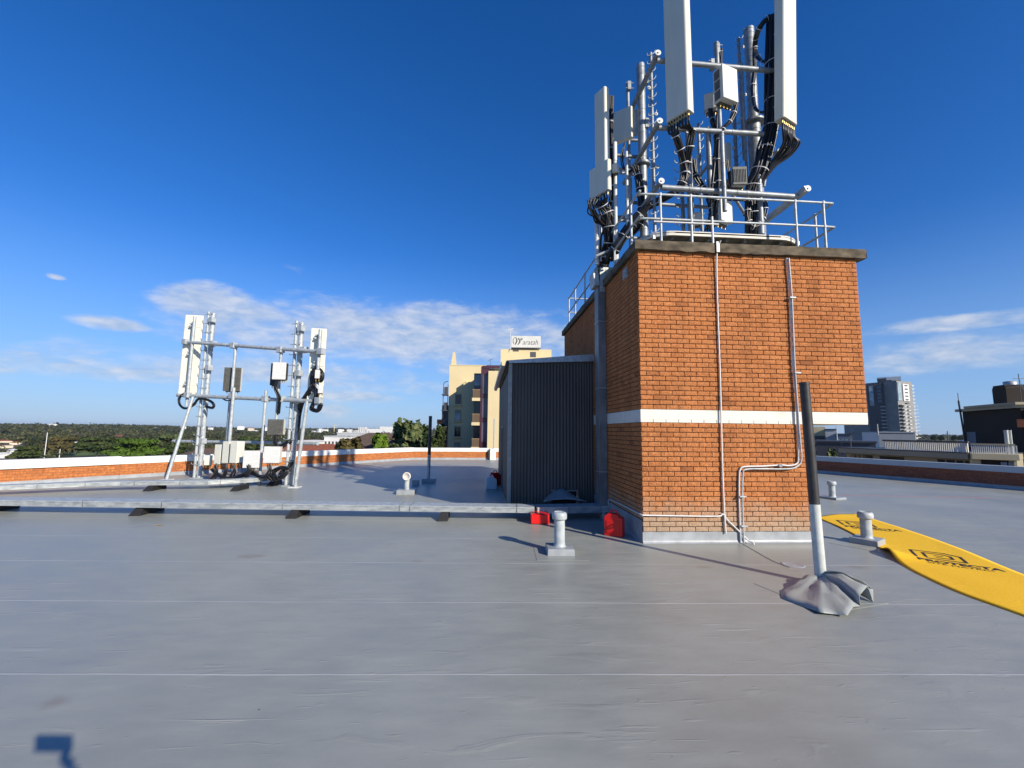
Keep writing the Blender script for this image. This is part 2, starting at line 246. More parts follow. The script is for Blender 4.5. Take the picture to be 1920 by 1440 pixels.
# ---------------- mesh builder ----------------
COL = sc.collection
class MB:
    def __init__(s): s.v = []; s.f = []; s.sm = []; s.tone = []; s.cur = .5; s.mi = []; s.m = 0
    def add(s, vs, fs, smooth=False):
        o = len(s.v); s.v += [tuple(v) for v in vs]
        for f in fs: s.f.append(tuple(i+o for i in f)); s.sm.append(smooth); s.tone.append(s.cur); s.mi.append(s.m)
        return s
    def hexa(s, p):                              # 8 corners: bottom 0-3 ccw, top 4-7
        return s.add(p, [(3, 2, 1, 0), (4, 5, 6, 7), (0, 1, 5, 4), (1, 2, 6, 5), (2, 3, 7, 6), (3, 0, 4, 7)])
    def box(s, x0, x1, y0, y1, z0, z1):
        return s.hexa([(x0, y0, z0), (x1, y0, z0), (x1, y1, z0), (x0, y1, z0), (x0, y0, z1), (x1, y0, z1), (x1, y1, z1), (x0, y1, z1)])
    def obox(s, c, r, n, w, d, h):               # c: front bottom centre, r: right dir, n: into depth
        c, r, n = Vector(c), Vector(r), Vector(n); z = Vector((0, 0, h))
        a = c-r*w/2; b_ = c+r*w/2; return s.hexa([a, b_, b_+n*d, a+n*d, a+z, b_+z, b_+n*d+z, a+n*d+z])
    def beam(s, p0, p1, w, h, up=(0, 0, 1)):      # rectangular bar between two points
        p0, p1 = Vector(p0), Vector(p1); d = (p1-p0).normalized(); r = d.cross(Vector(up)).normalized(); u = r.cross(d)
        q = [(-w/2, -h/2), (w/2, -h/2), (w/2, h/2), (-w/2, h/2)]
        A = [p0+r*a+u*b_ for a, b_ in q]; B = [p1+r*a+u*b_ for a, b_ in q]
        return s.hexa(A+B)
    def cyl(s, p0, p1, r0, r1=None, seg=14, caps=True):
        p0, p1 = Vector(p0), Vector(p1); r1 = r0 if r1 is None else r1; d = (p1-p0).normalized()
        a = d.orthogonal().normalized(); b_ = d.cross(a)
        vs = []; 
        for p, r in ((p0, r0), (p1, r1)):
            for i in range(seg): an = 2*math.pi*i/seg; vs.append(p+(a*math.cos(an)+b_*math.sin(an))*r)
        s.add(vs, [(i, (i+1) % seg, seg+(i+1) % seg, seg+i) for i in range(seg)], True)
        if caps:
            s.add(vs[:seg], [tuple(range(seg))[::-1]]); s.add(vs[seg:], [tuple(range(seg))])
        return s
    def lathe(s, c, prof, seg=24, ax=(0, 0, 1)):  # prof: (radius, height)
        c = Vector(c); ax = Vector(ax).normalized(); a = ax.orthogonal().normalized(); b_ = ax.cross(a); vs = []; fs = []
        for r, h in prof:
            for i in range(seg): an = 2*math.pi*i/seg; vs.append(c+ax*h+(a*math.cos(an)+b_*math.sin(an))*max(r, 1e-4))
        for k in range(len(prof)-1):
            for i in range(seg): j = (i+1) % seg; fs.append((k*seg+i, k*seg+j, (k+1)*seg+j, (k+1)*seg+i))
        return s.add(vs, fs, True)
    def tube(s, pts, r, seg=8, smooth=3, closed=False):
        P = [Vector(p) for p in pts]
        if smooth > 1 and len(P) > 2:
            Q = []
            for i in range(len(P)-1):
                a, b_, c, d = P[max(i-1, 0)], P[i], P[i+1], P[min(i+2, len(P)-1)]
                for k in range(smooth):
                    t_ = k/smooth; Q.append(.5*((2*b_)+(c-a)*t_+(2*a-5*b_+4*c-d)*t_*t_+(-a+3*b_-3*c+d)*t_**3))
            Q.append(P[-1]); P = Q
        vs = []; up = None; n = len(P)
        for i, p in enumerate(P):
            d = (P[min(i+1, n-1)]-P[max(i-1, 0)])
            d = d.normalized() if d.length > 1e-9 else Vector((0, 0, 1))
            up = d.orthogonal().normalized() if up is None else (up-d*up.dot(d)).normalized()
            q = d.cross(up)
            for k in range(seg): an = 2*math.pi*k/seg; vs.append(p+(up*math.cos(an)+q*math.sin(an))*r)
        fs = [(i*seg+k, i*seg+(k+1) % seg, (i+1)*seg+(k+1) % seg, (i+1)*seg+k) for i in range(n-1) for k in range(seg)]
        s.add(vs, fs, True); s.add(vs[:seg], [tuple(range(seg))[::-1]]); s.add(vs[-seg:], [tuple(range(seg))]); return s
    def prism(s, poly, z0, z1, frame=None):        # poly in local (a,b); frame: (origin, ua, ub, uc)
        if frame is None: frame = (Vector((0, 0, 0)), Vector((1, 0, 0)), Vector((0, 1, 0)), Vector((0, 0, 1)))
        o, ua, ub, uc = [Vector(q) for q in frame]; n = len(poly)
        A = [o+ua*a+ub*b_+uc*z0 for a, b_ in poly]; B = [o+ua*a+ub*b_+uc*z1 for a, b_ in poly]
        return s.add(A+B, [tuple(range(n))[::-1], tuple(range(n, 2*n))]+[(i, (i+1) % n, n+(i+1) % n, n+i) for i in range(n)])
def tag(o, label=None, cat=None, group=None, kind=None):
    if label: o['label'] = label
    if cat: o['category'] = cat
    if group: o['group'] = group
    if kind: o['kind'] = kind
    return o
ROOT = {}
def thing(name, label, cat, loc, group=None):
    o = bpy.data.objects.new(name, None); COL.objects.link(o); o.location = loc; o.empty_display_size = .1
    ROOT[o] = Vector(loc); return tag(o, label, cat, group)
def build(name, mb, mats, parent=None, loc=None, bevel=0, rotz=0, **tg):
    """links an MB as one mesh object; vertices were given in world space"""
    base = ROOT.get(parent, Vector((0, 0, 0))) if parent is not None else Vector(loc or (0, 0, 0))
    me = bpy.data.meshes.new(name); V = np.array(mb.v, dtype=float)-np.array(base)
    me.from_pydata(V.tolist(), [], mb.f); me.polygons.foreach_set('use_smooth', mb.sm)
    if not isinstance(mats, (list, tuple)): mats = [mats]
    for m_ in mats: me.materials.append(m_)
    me.polygons.foreach_set('material_index', mb.mi)
    a = me.attributes.new('tone', 'FLOAT', 'FACE'); a.data.foreach_set('value', mb.tone); me.update()
    o = bpy.data.objects.new(name, me); COL.objects.link(o)
    if parent is not None: o.parent = parent; ROOT[o] = base
    else: o.location = base; ROOT[o] = base
    if bevel:
        bm_ = o.modifiers.new('bevel', 'BEVEL'); bm_.width = bevel; bm_.segments = 2; bm_.limit_method = 'ANGLE'; bm_.angle_limit = R_(40)
    return tag(o, **tg)
def copy_tree(o, loc, label=None, rotz=None):
    c = o.copy(); COL.objects.link(c); c.location = loc; ROOT[c] = Vector(loc)
    if rotz is not None: c.rotation_euler.z = rotz
    if label: c['label'] = label
    for ch in o.children:
        d = ch.copy(); COL.objects.link(d); d.parent = c
        for g_ in ch.children:
            e = g_.copy(); COL.objects.link(e); e.parent = d
    return c
def text_mesh(body, size, shear=0.0, extrude=.002, space=1.0, bold=0.0):
    cu = bpy.data.curves.new('lettering', 'FONT'); cu.body = body; cu.size = size; cu.shear = shear; cu.extrude = extrude; cu.space_character = space; cu.offset = bold
    ob = bpy.data.objects.new('tmp', cu); COL.objects.link(ob); dg = bpy.context.evaluated_depsgraph_get()
    me = bpy.data.meshes.new_from_object(ob.evaluated_get(dg)); bpy.data.objects.remove(ob); return me
def letter(body, size, origin, right, up, matl, parent, name='lettering', width=None, **kw):
    me = text_mesh(body, size, **kw); r = Vector(right).normalized(); u = Vector(up).normalized(); n = r.cross(u); o = Vector(origin)-ROOT[parent]
    xs = [v.co.x for v in me.vertices]; k = 1 if width is None else width/(max(xs)-min(xs)); x0 = min(xs)
    for v in me.vertices: v.co = o+r*((v.co.x-x0)*k)+u*v.co.y+n*v.co.z
    me.materials.clear(); me.materials.append(matl)
    ob = bpy.data.objects.new(name, me); COL.objects.link(ob); ob.parent = parent; return ob
# ================= SETTING =================
# right parapet line (from the picture's base line, turned slightly so its roof side is in shade as seen)
pr0 = PZ(1920, 919); azr = R_(-24); prd = Vector((math.sin(azr), math.cos(azr), 0))
def isect(p, d, q, e):
    # p + d*s = q + e*t
    den = d.x*e.y-d.y*e.x; s = ((q.x-p.x)*e.y-(q.y-p.y)*e.x)/den; return Vector((p.x+d.x*s, p.y+d.y*s, 0))
pl0 = PZ(0, 912); pl1 = PZ(775, 862); pb1 = PZ(917, 862)
pld = (pl1-pl0).normalized(); pbd = (pb1-pl1).normalized()
cornR = isect(pl1, pbd, pr0, prd); pr_near = pr0-prd*16; pl_near = pl0-pld*20
roofpoly = [(p.x, p.y) for p in (pl_near, Vector((pl_near.x+6, -14, 0)), Vector((pr_near.x-4, -14, 0)), pr_near, cornR, pl1)]
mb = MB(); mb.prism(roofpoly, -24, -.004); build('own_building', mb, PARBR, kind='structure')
# roof sheet, subdivided top
bm = bmesh.new(); f = bm.faces.new([bm.verts.new((x, y, 0)) for x, y in roofpoly]); bmesh.ops.triangulate(bm, faces=[f]); me = bpy.data.meshes.new('roof_deck'); bm.to_mesh(me); bm.free()
me.materials.append(MEMB); o = bpy.data.objects.new('roof_deck', me); COL.objects.link(o); tag(o, kind='structure')

GROUNDM = mat('distant_ground', (.045, .055, .022), .95, 0, 0, .012, 0, 40, col2=(.10, .085, .05), detail=8, world=True)
def ground_z(r, az):
    k = max(0, min(1, (r-700)/2300)); k = k*k*(3-2*k)
    z = -23+k*(17.5+3.5*math.sin(az*7+1)+2.5*math.sin(az*17)) - max(0, (r-3600))*.004
    return z
mb = MB(); rs = [0, 60, 150, 300, 500, 700, 950, 1200, 1500, 1800, 2200, 2600, 3000, 3500, 4200, 6000, 9000]; NA = 96
for r in rs:
    for i in range(NA): a = 2*math.pi*i/NA; mb.v.append((r*math.sin(a), r*math.cos(a), ground_z(r, a)))
for k in range(len(rs)-1):
    for i in range(NA):
        j = (i+1) % NA; mb.f.append((k*NA+i, (k+1)*NA+i, (k+1)*NA+j, k*NA+j)); mb.sm.append(True); mb.tone.append(.5); mb.mi.append(0)
build('ground', mb, GROUNDM, kind='structure')
# sports field
FIELD = mat('mown_grass', (.085, .13, .022), .95, 0, .2, .05, world=True)
a, b_ = PZ(70, 857, -22.6), PZ(205, 853, -22.6); c, d = PZ(215, 842, -22.6), PZ(85, 846, -22.6)
mb = MB(); mb.add([a, b_, c, d], [(0, 1, 2, 3)]); build('sports_field', mb, FIELD, kind='structure')
a, b_ = PZ(-40, 858, -22.6), PZ(22, 858, -22.6); c, d = PZ(30, 849, -22.6), PZ(-40, 851, -22.6)
mb = MB(); mb.add([a, b_, c, d], [(0, 1, 2, 3)]); build('green_lawn', mb, FIELD, kind='structure')

# ================= BRICK TOWER =================
TX0, TX1, TXL, TY0, TY1 = 2.82, 7.10, 5.88, 7.56, 14.75
ZB0, ZB1, ZTOP = 2.085, 2.315, 5.26
tower = thing('brick_tower', 'orange brick rooftop plant tower with white band and mossy concrete coping', 'brick tower', (TX0, TY0, 0))
BW, BH = .2335, .0868
rnd = random.Random(3)
def brick_face(mb, x0, x1, z0, z1, y, rocky=True, axis='y', sgn=-1, start=0.0, odd0=0):
    """real bricks standing 13 mm proud of the mortar; axis y: wall in the xz plane facing -y; axis x: wall in the yz plane facing -x"""
    n = round((z1-z0)/BH); rowh = (z1-z0)/n
    for k in range(n):
        za, zb = z0+k*rowh+.007, z0+(k+1)*rowh-.0065
        xs = x0-((k+odd0) % 2)*BW/2
        while xs < x1-.02:
            a, b_ = max(xs+.006, x0), min(xs+BW-.006, x1); xs += BW
            if b_-a < .03: continue
            mb.cur = min(1, max(0, rnd.gauss(.58, .16))) if rnd.random() > .018 else rnd.random()*.15
            pr = .004*rnd.random(); nx = 6 if rocky else 1; nz = 3 if rocky else 1
            if not rocky:
                q = lambda u, v, w: (u, y+sgn*w, v) if axis == 'y' else (y+sgn*w, u, v)
                o = .014+pr
                mb.add([q(a, za, 0), q(b_, za, 0), q(b_, zb, 0), q(a, zb, 0), q(a, za, o), q(b_, za, o), q(b_, zb, o), q(a, zb, o)],
                       [(4, 5, 6, 7), (0, 1, 5, 4), (1, 2, 6, 5), (2, 3, 7, 6), (3, 0, 4, 7)]); continue
            vs = []; sd = rnd.random()*50
            tl = (rnd.random()-.5)*.008
            for j in range(nz+1):
                for i in range(nx+1):
                    u, v = a+(b_-a)*i/nx, za+(zb-za)*j/nz
                    edge = (i in (0, nx)) or (j in (0, nz))
                    dpt = .020+pr+tl*(i/nx-.5)+.006*mnoise.noise((u*28, v*36, sd)) - (.003 if edge else 0)
                    vs.append((u, y-dpt, v))
            fs = [(j*(nx+1)+i, j*(nx+1)+i+1, (j+1)*(nx+1)+i+1, (j+1)*(nx+1)+i) for j in range(nz) for i in range(nx)]
            nb = len(vs); ring = [i for i in range(nx+1)]+[(j+1)*(nx+1)-1 for j in range(1, nz+1)]+[nz*(nx+1)+i for i in range(nx-1, -1, -1)]+[j*(nx+1) for j in range(nz-1, 0, -1)]
            vs += [(vs[i][0], y+.002, vs[i][2]) for i in ring]
            for q in range(len(ring)): fs.append((ring[q], nb+q, nb+(q+1) % len(ring), ring[(q+1) % len(ring)]))
            mb.add(vs, fs)
FZ = .19
# core walls of mortar with the bricks of each wall in one mesh
mb = MB(); mb.m = 1; mb.box(TX0, TXL, TY0, TY1, -.02, ZB0+.02); mb.m = 0
brick_face(mb, TX0-.008, TXL, FZ, ZB0, TY0); brick_face(mb, TY0, TY1, FZ+.2, ZB0, TX0, False, 'x', -1)
build('lower_wall', mb, [BRICK, MORTAR], tower)
mb = MB(); mb.m = 1; mb.box(TX0, TX1, TY0, TY1, ZB1-.01, ZTOP+.01); mb.m = 0
brick_face(mb, TX0-.008, TX1, ZB1, ZTOP, TY0); brick_face(mb, TY0, TY1, ZB1, ZTOP, TX0, False, 'x', -1, 0, 1)
build('upper_wall', mb, [BRICK, MORTAR], tower)
# white painted band; its lower course shows the ends of header bricks
mb = MB(); mb.box(TX0-.016, TX1+.004, TY0-.016, TY1+.003, ZB0+.055, ZB1)
x = TX0-.014
while x < TXL: mb.box(x, min(x+BW-.008, TXL), TY0-.014, TY0+.05, ZB0, ZB0+.056); x += BW
mb.box(TX0-.013, TX0+.05, TY0+.01, TY1, ZB0, ZB0+.056); mb.box(TXL+.002, TX1+.002, TY0-.012, TY1, ZB0+.012, ZB0+.056)
build('white_band', mb, BAND, tower, bevel=.004)
# coping: worn slab edge
mb = MB()
def rough_slab(mb, x0, x1, y0, y1, z0, z1, step=.12):
    nx = int((x1-x0)/step); ny = int((y1-y0)/step)
    def P(x, y, z, nx_, ny_):
        a = .014*mnoise.noise((x*3.1, y*3.1, z*5))+.008*mnoise.noise((x*13, y*13, z*13)); return (x+nx_*a, y+ny_*a, z+.010*mnoise.noise((x*4, y*4, z*9+3))+(-.02 if z < 5.3 and nx_ == 0 and 3.6 < x < 5.2 and mnoise.noise((x*9, 0, 1)) > .1 else 0))
    for (n, f, no) in ((nx, lambda i: (x0+(x1-x0)*i/nx, y0), (0, -1)), (ny, lambda i: (x0, y0+(y1-y0)*i/ny), (-1, 0)), (ny, lambda i: (x1, y0+(y1-y0)*i/ny), (1, 0)), (nx, lambda i: (x0+(x1-x0)*i/nx, y1), (0, 1))):
        vs = []; zz = [z0, z0+.05, z0+.11, z1-.012, z1]
        for k, z in enumerate(zz):
            for i in range(n+1):
                x, y = f(i); ins = .012 if k == 4 else 0
                vs.append(P(x-no[0]*ins, y-no[1]*ins, z, *no))
        mb.add(vs, [(k*(n+1)+i, k*(n+1)+i+1, (k+1)*(n+1)+i+1, (k+1)*(n+1)+i) for k in range(4) for i in range(n)])
    mb.box(x0+.01, x1-.01, y0+.01, y1-.01, z0+.004, z1-.004)
rough_slab(mb, TX0-.09, TX1+.16, TY0-.10, TY1+.12, ZTOP, 5.44)
build('coping', mb, CONC, tower)
# membrane upstand at the foot
mb = MB(); n = 40; vs = []
for k, z in enumerate((-.003, .012, .05, .19)):
    for i in range(n+1):
        x = TX0-.02+(TXL-TX0+.04)*i/n; vs.append((x, TY0-.020-(.035 if k == 0 else .012 if k == 1 else .004*mnoise.noise((x*6, z*9, 0))), z+(.006*mnoise.noise((x*5, 3, 1)) if k == 3 else 0)))
mb.add(vs, [(k*(n+1)+i, k*(n+1)+i+1, (k+1)*(n+1)+i+1, (k+1)*(n+1)+i) for k in range(3) for i in range(n)], True)
vs = []
for k, z in enumerate((-.003, .012, .05, .38)):
    for i in range(n+1):
        y = TY0-.018+(TY1-TY0)*i/n; vs.append((TX0-.021-(.035 if k == 0 else .012 if k == 1 else 0), y, z))
mb.add(vs, [(k*(n+1)+i, (k+1)*(n+1)+i, (k+1)*(n+1)+i+1, k*(n+1)+i+1) for k in range(3) for i in range(n)], True)
build('membrane_upstand', mb, FLASH, tower)
# side wall vent grate
mb = MB(); c = PX(1174, 513, TX0-.01); mb.box(TX0-.03, TX0-.012, c.y-.14, c.y+.14, c.z-.10, c.z+.10)
for i in range(6): mb.box(TX0-.042, TX0-.031, c.y-.13, c.y+.13, c.z-.09+i*.034, c.z-.075+i*.034)
build('vent_grate', mb, GALVD, tower)
# wall pipes
def pf(px, py, off=.03): return PY(px, py, TY0-.02-off)
mb = MB(); pts = [(1346, 455), (1343, 476), (1345, 560), (1350, 700), (1354, 860), (1358, 960), (1361, 1000)]
P = [pf(*p) for p in pts]; P[0].y -= .10; P[1].y -= .02; mb.tube(P, .014, 8, 3)
build('conduit', mb, WHITEM, tower, label='thin pale conduit running down the middle of the brick front')
mb = MB(); mb.obox(PY(1347, 472, TY0-.13), (1, 0, 0), (0, 1, 0), .06, .02, .20); build('conduit_bracket', mb, WHITEM, tower)
mb = MB(); P = [pf(*p) for p in [(1475, 484), (1481, 560), (1486, 680), (1492, 740), (1495, 800), (1497, 855), (1494, 869), (1480, 873), (1463, 872), (1430, 874), (1396, 875), (1388, 880), (1386, 892), (1386, 940), (1389, 1018)]]; mb.tube(P, .015, 8, 3)
mb.cyl(PY(1464, 873, TY0-.1), PY(1464, 873, TY0-.02), .03)
build('conduit', mb, WHITEM, tower, label='white conduit that steps left low on the brick front')
mb = MB(); P = [pf(*p, .06) for p in [(1479, 484), (1485, 560), (1490, 680), (1499, 810), (1503, 860), (1496, 873), (1480, 879), (1430, 879), (1400, 880), (1393, 888), (1392, 940), (1395, 1018)]]; mb.tube(P, .014, 8, 3)
build('conduit', mb, GALV, tower, label='grey conduit beside the white one on the brick front')
mb = MB(); P = [PX(1141, 946, TX0-.05), PX(1145, 937, TX0-.05), PX(1200, 964, TX0-.05), pf(1206, 966), pf(1260, 967), pf(1345, 968), pf(1352, 964), pf(1359, 966), pf(1363, 974), pf(1390, 1000), PY(1404, 1014, TY0-.09), PY(1413, 1018, TY0-.14), PY(1414, 1032, TY0-.14)]; mb.tube(P, .013, 8, 3)
build('conduit', mb, WHITEM, tower, label='white conduit crossing low around the brick corner to the roof')
for (px, py) in ((1480, 560), (1489, 700), (1387, 930), (1390, 985)):
    mb = MB(); c = pf(px, py, 0); mb.box(c.x-.05, c.x+.07, c.y-.09, c.y-.01, c.z-.012, c.z+.012); build('pipe_clip', mb, GALV, tower, bevel=.003)

# ================= HANDRAIL ON THE TOWER =================
rail = thing('guard_rail', 'galvanised two-rail guard rail along the edge of the brick tower top', 'guard rail', (3.0, 7.66, 5.44))
YR, XR0, XR1, YF = 7.62, 2.86, 6.80, 14.2
for nm, z in (('top_rail', 6.43), ('mid_rail', 5.94)):
    mb = MB(); P = [(XR0, YF, z), (XR0, 12, z), (XR0, YR+.25, z), (XR0+.05, YR+.06, z), (XR0+.25, YR, z), (4.4, YR, z), (XR1-.22, YR, z), (XR1-.05, YR+.05, z), (XR1, YR+.22, z), (XR1, 10, z), (XR1, YF, z)]
    mb.tube(P, .021, 10, 4); build(nm, mb, GALV, rail)
mb = MB(); mb.tube([(XR0, YF, 5.94), (XR0, YF, 6.43)], .021, 10, 1); mb.tube([(XR0, YF, 6.43), (XR1, YF, 6.43)], .021, 10, 1); mb.tube([(XR0, YF, 5.94), (XR1, YF, 5.94)], .021, 10, 1); build('end_rail', mb, GALV, rail)
for x, y in [(3.30, YR), (3.90, YR), (6.0, YR), (6.58, YR), (XR1, 8.1), (XR1, 10.2), (XR1, 12.3), (XR0, 8.0), (XR0, 9.1), (XR0, 10.3), (XR0, 11.9), (XR0, 13.2), (XR0, YF), (5.0, YF), (XR1, YF)]:
    mb = MB(); mb.cyl((x, y, 5.43), (x, y, 6.44), .024); mb.cyl((x, y, 5.43), (x, y, 5.445), .06); mb.lathe((x, y, 6.40), [(.031, 0), (.034, .03), (.031, .06), (.01, .068)], 12); mb.lathe((x, y, 5.91), [(.030, 0), (.033, .03), (.030, .06)], 12)
    build('post', mb, GALV, rail)
mb = MB(); c = PY(1334, 412, YR); mb.cyl((c.x, YR-.02, 5.43), (c.x, YR-.02, 6.02), .022); mb.tube([(3.15, YR-.03, 5.87), (4.42, YR-.03, 5.87)], .016, 8, 1)
build('short_post', mb, WHITEM, rail)

# ================= METAL SHED =================
SX1, SY0, SY1 = 2.80, 10.80, 17.5
SX0 = PY(955, 800, SY0).x; zL, zR = PY(955, 681, SY0).z, PY(1105, 669, SY0).z-.06
shed = thing('metal_shed', 'charcoal corrugated metal shed leaning against the brick tower', 'shed', (SX0, SY0, 0))
def corr(mb, p0, p1, z0, zt0, zt1, n, amp, out_):
    p0, p1, out_ = Vector(p0), Vector(p1), Vector(out_); K = n*6; vs = []
    for i in range(K+1):
        u = i/K; p = p0.lerp(p1, u)+out_*(amp*math.sin(2*math.pi*n*u)); zt = zt0+(zt1-zt0)*u
        vs += [(p.x, p.y, z0), (p.x, p.y, zt)]
    mb.add(vs, [(2*i, 2*i+2, 2*i+3, 2*i+1) for i in range(K)], True)
vx0, vx1 = PY(1034, 930, SY0).x, PY(1084, 930, SY0).x; vz1 = PY(1058, 920, SY0).z
mb = MB(); corr(mb, (SX0, SY0, 0), (vx0, SY0, 0), .02, zL, zL+(zR-zL)*(vx0-SX0)/(SX1-SX0), 13, .012, (0, -1, 0))
zv0, zv1 = zL+(zR-zL)*(vx0-SX0)/(SX1-SX0), zL+(zR-zL)*(vx1-SX0)/(SX1-SX0)
corr(mb, (vx0, SY0, 0), (vx1, SY0, 0), vz1, zv0, zv1, 8, .012, (0, -1, 0)); corr(mb, (vx1, SY0, 0), (SX1, SY0, 0), .02, zv1, zR, 6, .012, (0, -1, 0))
build('front_wall', mb, SHED, shed)
mb = MB(); corr(mb, (SX0, SY1, 0), (SX0, SY0, 0), .02, zL, zL, 70, .010, (-1, 0, 0)); build('side_wall', mb, SHED, shed)
mb = MB(); mb.box(vx0-.02, vx1+.02, SY0+.30, SY0+.32, .0, vz1+.1); build('opening_dark_sheet', mb, BLACK, shed)  # black sheet put in for the darkness inside the opening
mb = MB(); mb.box(vx0, vx1, SY0-.02, SY0+.01, vz1-.012, vz1+.012); build('opening_trim', mb, SHEDTRIM, shed)
mb = MB(); mb.box(SX0-.03, SX0+.055, SY0-.025, SY0-.004, .0, zL); mb.box(SX0-.033, SX0-.013, SY0-.004, SY0+.09, .0, zL); build('corner_trim', mb, SHEDTRIM, shed, bevel=.003)
mb = MB()
mb.hexa([(SX0-.10, SY0-.08, zL+.02), (SX1, SY0-.08, zR+.02), (SX1, SY1, zR+.02), (SX0-.10, SY1, zL+.02), (SX0-.10, SY0-.08, zL+.055), (SX1, SY0-.08, zR+.10), (SX1, SY1, zR+.10), (SX0-.10, SY1, zL+.055)])
build('roof', mb, SHED, shed)
mb = MB(); mb.hexa([(SX0-.04, SY0-.10, zL-.01), (SX1, SY0-.10, zR-.07), (SX1, SY0-.083, zR-.07), (SX0-.04, SY0-.083, zL-.01), (SX0-.04, SY0-.10, zL+.06), (SX1, SY0-.10, zR+.12), (SX1, SY0-.083, zR+.12), (SX0-.04, SY0-.083, zL+.06)])
build('barge_flashing', mb, SHEDROOF, shed)
mb = MB(); prof = [(-.23, .02), (-.22, -.085), (-.13, -.10), (-.105, -.06), (-.105, .02), (-.115, .02), (-.118, -.055), (-.135, -.088), (-.215, -.075), (-.222, .02)]
mb.prism([(a, b__) for a, b__ in prof], 0, SY1-SY0+.12, ((SX0, SY0-.12, zL), (1, 0, 0), (0, 0, 1), (0, 1, 0))); build('gutter', mb, SHEDTRIM, shed)
mb = MB(); c0, c1 = PX(942.5, 800, SX0-.03), PX(938, 800, SX0-.03); mb.box(SX0-.025, SX0-.012, c0.y, c0.y+.06, 0, 2.05); mb.box(SX0-.025, SX0-.012, c0.y+.06, c0.y+.95, 1.99, 2.05); mb.box(SX0-.025, SX0-.012, c0.y+.89, c0.y+.95, 0, 1.99)
build('door_frame', mb, BLACK, shed)
# hood of membrane over the cables at the shed opening
mb = MB(); c = PY(1055, 942, 10.5); K = 10; vs = []
for j in range(9):
    for i in range(K+1):
        u, v = i/K*2-1, j/8; r = (1-abs(u)**1.6); z = .29+.22*r*(1-.45*v)*math.cos(v*1.1)+.012*mnoise.noise((u*3, v*3, 0)); vs.append((c.x+u*(.36+.16*v), SY0-.03-v*.62, max(z, .285)))
mb.add(vs, [(j*(K+1)+i, (j+1)*(K+1)+i, (j+1)*(K+1)+i+1, j*(K+1)+i+1) for j in range(8) for i in range(K)], True)
hood = build('membrane_hood', mb, FLASH, loc=(c.x, 10.4, .25), label='draped grey membrane hood over the cable entry of the dark shed', cat='cable hood')
sm = hood.modifiers.new('t', 'SOLIDIFY'); sm.thickness = .006

# ================= CABLE DUCT (vertical) + TRAYS =================
duct = thing('cable_riser', 'tall galvanised cable riser duct between the dark shed and the brick tower', 'cable duct', (2.6, 9.8, 0))
def yat(px): return 9.62
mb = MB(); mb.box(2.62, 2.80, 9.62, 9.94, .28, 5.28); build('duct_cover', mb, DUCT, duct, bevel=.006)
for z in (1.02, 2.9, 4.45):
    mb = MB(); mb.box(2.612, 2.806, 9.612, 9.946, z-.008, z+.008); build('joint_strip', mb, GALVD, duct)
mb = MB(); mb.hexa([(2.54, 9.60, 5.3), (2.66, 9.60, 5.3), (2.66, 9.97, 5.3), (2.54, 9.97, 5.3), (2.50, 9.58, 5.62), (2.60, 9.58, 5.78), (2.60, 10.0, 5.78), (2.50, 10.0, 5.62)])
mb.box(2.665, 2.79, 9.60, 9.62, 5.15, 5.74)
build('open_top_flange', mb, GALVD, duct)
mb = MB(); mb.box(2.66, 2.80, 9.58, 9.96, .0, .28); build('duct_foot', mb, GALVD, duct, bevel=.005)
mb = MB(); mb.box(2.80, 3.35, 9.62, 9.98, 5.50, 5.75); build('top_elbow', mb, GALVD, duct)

tray_n = 0
def tray(name_label, path, w, z0, h, jn, cat='cable tray', dz=None):
    """covered galvanised tray along a ground path; path: list of world xy; jn: joint positions in metres"""
    root = thing('cable_tray', name_label, cat, (path[0][0], path[0][1], z0))
    P = [Vector((x, y, 0)) for x, y in path]
    def offs(d):
        Q = []
        for i, p in enumerate(P):
            t = (P[min(i+1, len(P)-1)]-P[max(i-1, 0)]).normalized(); Q.append(p+Vector((-t.y, t.x, 0))*d)
        return Q
    def strip(a, b_, za, zb, nm, m_):
        mb = MB(); A, B = offs(a), offs(b_); vs = []
        for p, q in zip(A, B): vs += [(p.x, p.y, za), (q.x, q.y, za), (q.x, q.y, zb), (p.x, p.y, zb)]
        fs = []
        for i in range(len(P)-1):
            o = i*4; fs += [(o, o+4, o+5, o+1), (o+1, o+5, o+6, o+2), (o+2, o+6, o+7, o+3), (o+3, o+7, o+4, o)]
        fs += [(0, 1, 2, 3), (len(vs)-1, len(vs)-2, len(vs)-3, len(vs)-4)]
        mb.add(vs, fs); return build(nm, mb, m_, root)
    strip(-w/2+.004, w/2-.004, z0, z0+h-.012, 'channel', GALVD); strip(-w/2-.003, w/2+.003, z0+h-.011, z0+h, 'lid', GALV)
    strip(-w/2-.003, -w/2, z0+h-.03, z0+h-.0105, 'lid_edge', GALVD)
    # joints with clips
    L_ = 0
    for i in range(len(P)-1):
        seg = P[i+1]-P[i]; t = seg.normalized(); nrm = Vector((-t.y, t.x, 0))
        for j in jn:
            if L_ <= j < L_+seg.length:
                q = P[i]+t*(j-L_); mb = MB()
                mb.obox(q-nrm*(w/2+.008)+Vector((0, 0, z0-.003)), t, nrm, .016, w+.016, h+.008); build('joint_clip', mb, DUCT, root)
        L_ += seg.length
    return root
